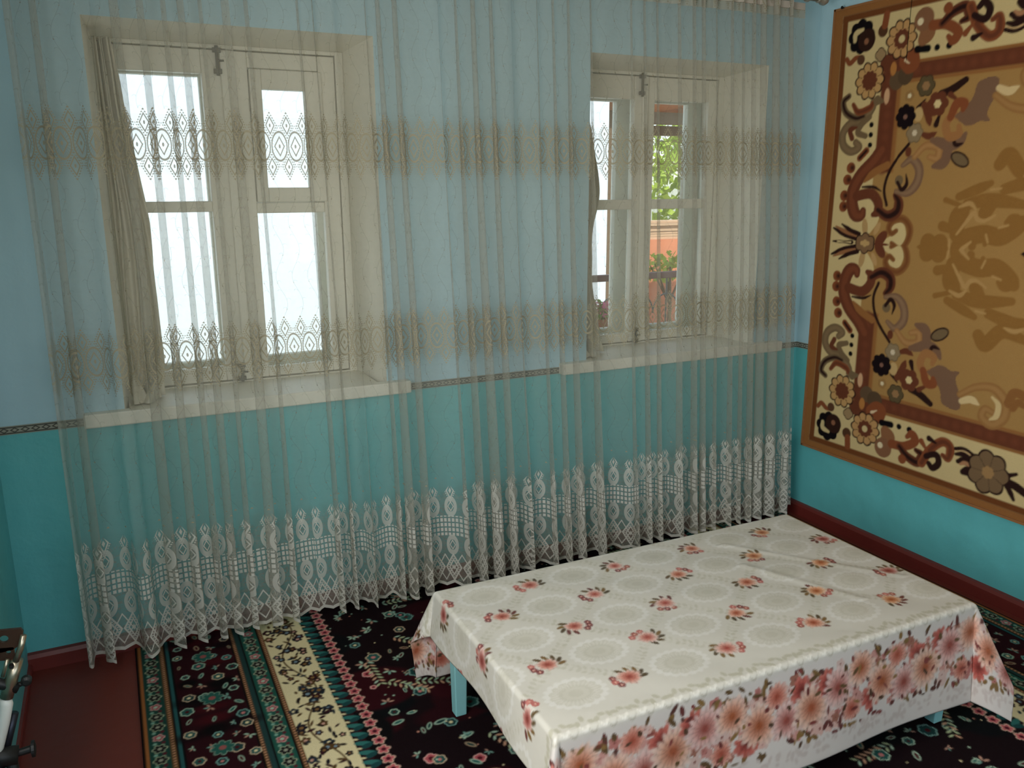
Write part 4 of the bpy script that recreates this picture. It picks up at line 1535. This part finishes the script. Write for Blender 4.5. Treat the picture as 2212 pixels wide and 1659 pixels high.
        lo, hi = .040, .232
        # soft greenish-pink haze of small flowers under the big ones
        for q in range(520):
            xx, d = rn.uniform(0, W + L + Rr), rn.uniform(lo + .012, hi - .012)
            cv.flower(xx, y0 + sg * d, rn.uniform(.010, .022), 5, rn.choice([(204, 164, 152), (190, 138, 128), (200, 170, 160), (174, 112, 104), (150, 100, 84)]), center=(130, 74, 66), cr=.2, depth=.3)
        for q in range(200):
            xx, d = rn.uniform(0, W + L + Rr), rn.choice([rn.uniform(lo - .012, lo + .03), rn.uniform(lo, hi), rn.uniform(hi - .02, hi + .015)])
            leaf(xx, y0 + sg * d, rn.uniform(.010, .019), rn.uniform(.005, .008), rn.uniform(0, PI), rn.choice([(92, 70, 44), (120, 92, 54), (98, 52, 48), (130, 100, 58), (84, 50, 44)]))
        x = .02
        k = 0
        seq = [(.074, .150, 0), (.046, .085, 2), (.066, .110, 1), (.040, .200, 3), (.060, .095, 4), (.048, .190, 2), (.070, .140, 4), (.042, .080, 3), (.062, .165, 1), (.044, .100, 2)]
        pal = [((158, 84, 56), (206, 156, 132), (218, 192, 178)), ((146, 74, 64), (202, 150, 140), (216, 190, 182)), ((110, 44, 38), (170, 82, 72), (192, 112, 98)),
               ((160, 78, 60), (196, 124, 106), (208, 162, 146)), ((156, 84, 52), (206, 150, 126), (218, 190, 174))]
        while x < W + L + Rr + .03:
            r, d, p = seq[k % len(seq)]
            dahlia(x, y0 + sg * (d + rn.uniform(-.012, .012)), r * 1.02, *pal[p], n=18 if p != 2 else 11, seed=k)
            x += r * .80
            k += 1
        for q in range(150):
            xx, d = rn.uniform(0, W + L + Rr), rn.uniform(lo - .01, hi + .012)
            leaf(xx, y0 + sg * d, rn.uniform(.006, .015), rn.uniform(.003, .007), rn.uniform(0, PI), rn.choice([(96, 74, 46), (124, 60, 56), (104, 48, 46), (136, 104, 60), (80, 58, 42)]))
        for q in range(260):   # pale lace under the border
            xx, d = rn.uniform(0, W + L + Rr), rn.uniform(hi + .012, hi + .055)
            cv.disc(xx, y0 + sg * d, rn.uniform(.006, .011), (190, 176, 168), ry=.005, ang=rn.uniform(0, PI), soft=2)
    border(oy, -1)
    border(oy + Dp + .05, 1)

    # ---- drape the cloth over the table
    st = .0042
    s = np.concatenate([np.arange(-L, 0, st), np.linspace(0, W, int(W / st)), np.arange(W + st, W + Rr, st)])
    t = np.concatenate([np.arange(-Fd, 0, st), np.linspace(0, Dp, int(Dp / st)), np.arange(Dp + st, Dp + Bk, st)])
    S_, T_ = np.meshgrid(s, t)
    C = cv.sample(S_ + L, T_ + Fd)
    du = np.maximum(np.maximum(-S_, S_ - W), 0)
    dv = np.maximum(np.maximum(-T_, T_ - Dp), 0)
    sx = np.where(S_ < 0, -1.0, 1.0)
    sy = np.where(T_ < 0, -1.0, 1.0)
    r = np.hypot(du, dv)
    th = np.arctan2(dv, np.maximum(du, 1e-9))
    k = 1 - np.abs(th / (PI / 4) - 1)                    # 0 on the sides, 1 on the diagonal of a corner
    corner = (du > 0) & (dv > 0)
    rad = .010
    ang = np.minimum(r / rad, PI / 2)
    out = rad * np.sin(ang)
    drop = np.where(r < rad * PI / 2, rad * (1 - np.cos(ang)), rad + (r - rad * PI / 2))
    # corners stand off as folded ears
    ear = np.where(corner, np.where(sx > 0, .40, .36) * np.clip(k, 0, 1) ** .85, 0)
    wob = .007 * np.sin(S_ * 9 + 1) * np.clip(dv / .3, 0, 1) * (du == 0) + .010 * np.sin(T_ * 11) * np.clip(du / .2, 0, 1) * (dv == 0)
    flare = .02 * np.clip(drop / .3, 0, 1)
    d2 = drop * np.sqrt(1 - ear ** 2)
    hor = out + drop * ear + flare + np.maximum(wob, -.012)
    dirx = np.where(du > 0, sx * np.cos(th), 0)
    diry = np.where(dv > 0, sy * np.sin(th), 0)
    px = TX0 + np.clip(S_, 0, W) + dirx * hor
    py = TY0 + np.clip(T_, 0, Dp) + diry * hor
    top_w = .0012 * np.sin(S_ * 17 + T_ * 23) * np.clip(np.minimum(np.minimum(S_, W - S_), np.minimum(T_, Dp - T_)) * 20, 0, 1)
    crease = .003 * np.exp(-((S_ - .95 - .5 * (.5 - T_)) / .02) ** 2) * (T_ > .15) * (T_ < .5) + .0025 * np.exp(-((S_ - 1.12 - .8 * (.5 - T_)) / .018) ** 2) * (T_ > .2) * (T_ < .65)
    pz = TZ + .003 - d2 + top_w * (r == 0) + crease * (r == 0)
    pz = np.maximum(pz, .014)
    pts = np.stack([px, py, pz], -1)
    m = attr_mat('printed_oilcloth', .38, .02, 40, .0, spec=.5)
    nt = m.node_tree
    n2 = nt.nodes.new('ShaderNodeTexNoise')
    n2.inputs['Scale'].default_value = 9
    tc = nt.nodes.new('ShaderNodeTexCoord')
    nt.links.new(tc.outputs['Object'], n2.inputs['Vector'])
    bump(nt, nt.nodes['Principled BSDF'], n2.outputs[0], .12, .02)
    o = grid_object('tablecloth', pts, m, colors=C)
    sm = o.modifiers.new('solid', 'SOLIDIFY')
    sm.thickness = .0012
    sm.offset = 1
    tag(o, 'white oilcloth printed with peach dahlias and beige lace over the low table', 'tablecloth')


tablecloth()


# ------------------------------------------------------------------ metal frame standing by the left wall
def metal_frame():
    m_chrome = paint('worn_chrome', (176, 164, 144), .28, .12, 20, metal=.9)
    m_black = paint('black_plastic', (18, 18, 18), .5, .1, 20)
    m_whitep = paint('white_plastic', (222, 222, 216), .35, .04, 10)
    m_gun = paint('dark_blue_steel', (50, 52, 62), .35, .1, 20, metal=.7)
    Y = -1.10

    def P(u, v, y=Y):
        return pix(u, v, 1, y)
    foot = P(0, 1659)
    root = empty('folding_frame', (foot.x - .02, Y, 0))
    ps = []
    # plate with two holes
    mb = MB()
    outer = [P(*q) for q in [(-40, 1364), (52, 1356), (50, 1372), (30, 1436), (8, 1440), (-40, 1450)]]
    n = 28
    c = P(4, 1396)

    def ring_plate(pts, hole_c, hr, th):
        # polygon with a round hole, extruded along y
        ctr = Vector(hole_c)
        ang = [2 * PI * i / n for i in range(n)]
        outerp = []
        for a in ang:
            d = Vector((math.cos(a), 0, math.sin(a)))
            best = None
            for i in range(len(pts)):
                p, q = pts[i], pts[(i + 1) % len(pts)]
                e = q - p
                den = d.x * e.z - d.z * e.x
                if abs(den) < 1e-9: continue
                w = p - ctr
                tt = (w.x * e.z - w.z * e.x) / den
                uu = (w.x * d.z - w.z * d.x) / den
                if tt > 0 and -1e-6 <= uu <= 1 + 1e-6 and (best is None or tt < best): best = tt
            outerp.append(ctr + d * (best or hr * 2))
        inn = [ctr + Vector((math.cos(a), 0, math.sin(a))) * hr for a in ang]
        vs = [p + Vector((0, s, 0)) for s in (-th, th) for p in outerp] + [p + Vector((0, s, 0)) for s in (-th, th) for p in inn]
        fs = []
        for i in range(n):
            j = (i + 1) % n
            fs += [(i, j, 2 * n + j, 2 * n + i), (n + j, n + i, 3 * n + i, 3 * n + j), (j, i, n + i, n + j), (2 * n + i, 2 * n + j, 3 * n + j, 3 * n + i)]
        mb.add(vs, fs)
    ring_plate([P(*q) for q in [(-36, 1364), (52, 1356), (46, 1390), (28, 1402), (-36, 1418)]], P(9, 1379), .0085, .004)
    ring_plate([P(*q) for q in [(-36, 1402), (30, 1396), (34, 1424), (-36, 1428)]], P(18, 1404) + Vector((0, 0, -.004)), .005, .004)
    ps.append(mb.build('bracket_plate', paint('brown_steel', (86, 62, 50), .4, .15, 20, metal=.7)))
    ps.append(MB().tube([P(51, 1372, Y - .012), P(44, 1402, Y - .012), P(34, 1428, Y - .012)], .0065, 12).build('tube', m_chrome, smooth=True))
    ps.append(MB().tube([P(36, 1424), P(24, 1470), P(14, 1506)], .0135, 14).build('tube', m_chrome, smooth=True))
    ps.append(MB().tube([P(16, 1424, Y - .02), P(6, 1462, Y - .02)], .004, 10).build('tube', m_chrome, smooth=True))
    ps.append(MB().lathe(P(26, 1431) + Vector((0, -.018, 0)), [(.004, -.004), (.005, 0), (.005, .006)], 12, 'y').build('screw', m_black))
    # clamp and small knob
    mb = MB()
    mb.tube([P(-30, 1470), P(40, 1486)], .012, 12)
    ps.append(mb.build('clamp', m_black, smooth=True))
    ps.append(MB().lathe(P(57, 1470), [(.006, -.010), (.011, -.006), (.011, .006), (.006, .010)], 16, 'y').tube([P(30, 1484), P(57, 1472)], .006, 8).build('knob', m_black))
    # white sleeve on a slanting tube
    ps.append(MB().tube([P(12, 1508), P(14, 1520), P(8, 1560), P(-4, 1610), P(-14, 1650)], [.011, .0135, .0125, .0125, .012], 16).build('sleeve', m_whitep, smooth=True))
    ps.append(MB().tube([P(30, 1540, Y + .02), P(16, 1600, Y + .02), P(4, 1655, Y + .02)], .010, 12).build('tube', m_gun, smooth=True))
    # lower block with the flanged lever
    ps.append(MB().tube([P(-40, 1640), P(40, 1630)], .021, 14).build('hub', m_black, smooth=True))
    ps.append(MB().tube([P(34, 1628), P(66, 1618)], .0085, 12).lathe(P(72, 1617), [(.010, -.005), (.0185, -.003), (.0185, .003), (.010, .005)], 20, 'x').build('lever', m_black))
    # uprights down to the floor
    a, b = P(-6, 1640), P(24, 1640)
    fy = Y
    ps.append(MB().tube([a, (a.x, fy - .06, .012)], .010, 12).build('leg', m_gun, smooth=True))
    ps.append(MB().tube([b, (b.x - .01, fy + .14, .012)], .012, 12).build('leg', m_black, smooth=True))
    ps.append(MB().tube([(a.x, fy - .08, .012), (b.x - .01, fy + .16, .012)], .011, 12).build('foot_bar', m_gun, smooth=True))
    for p in ps:
        p.parent = root
        p.matrix_parent_inverse = Matrix.Translation(-Vector(root.location))
    tag(root, 'metal folding frame with drilled bracket, white sleeve and black knobs', 'metal frame')


metal_frame()
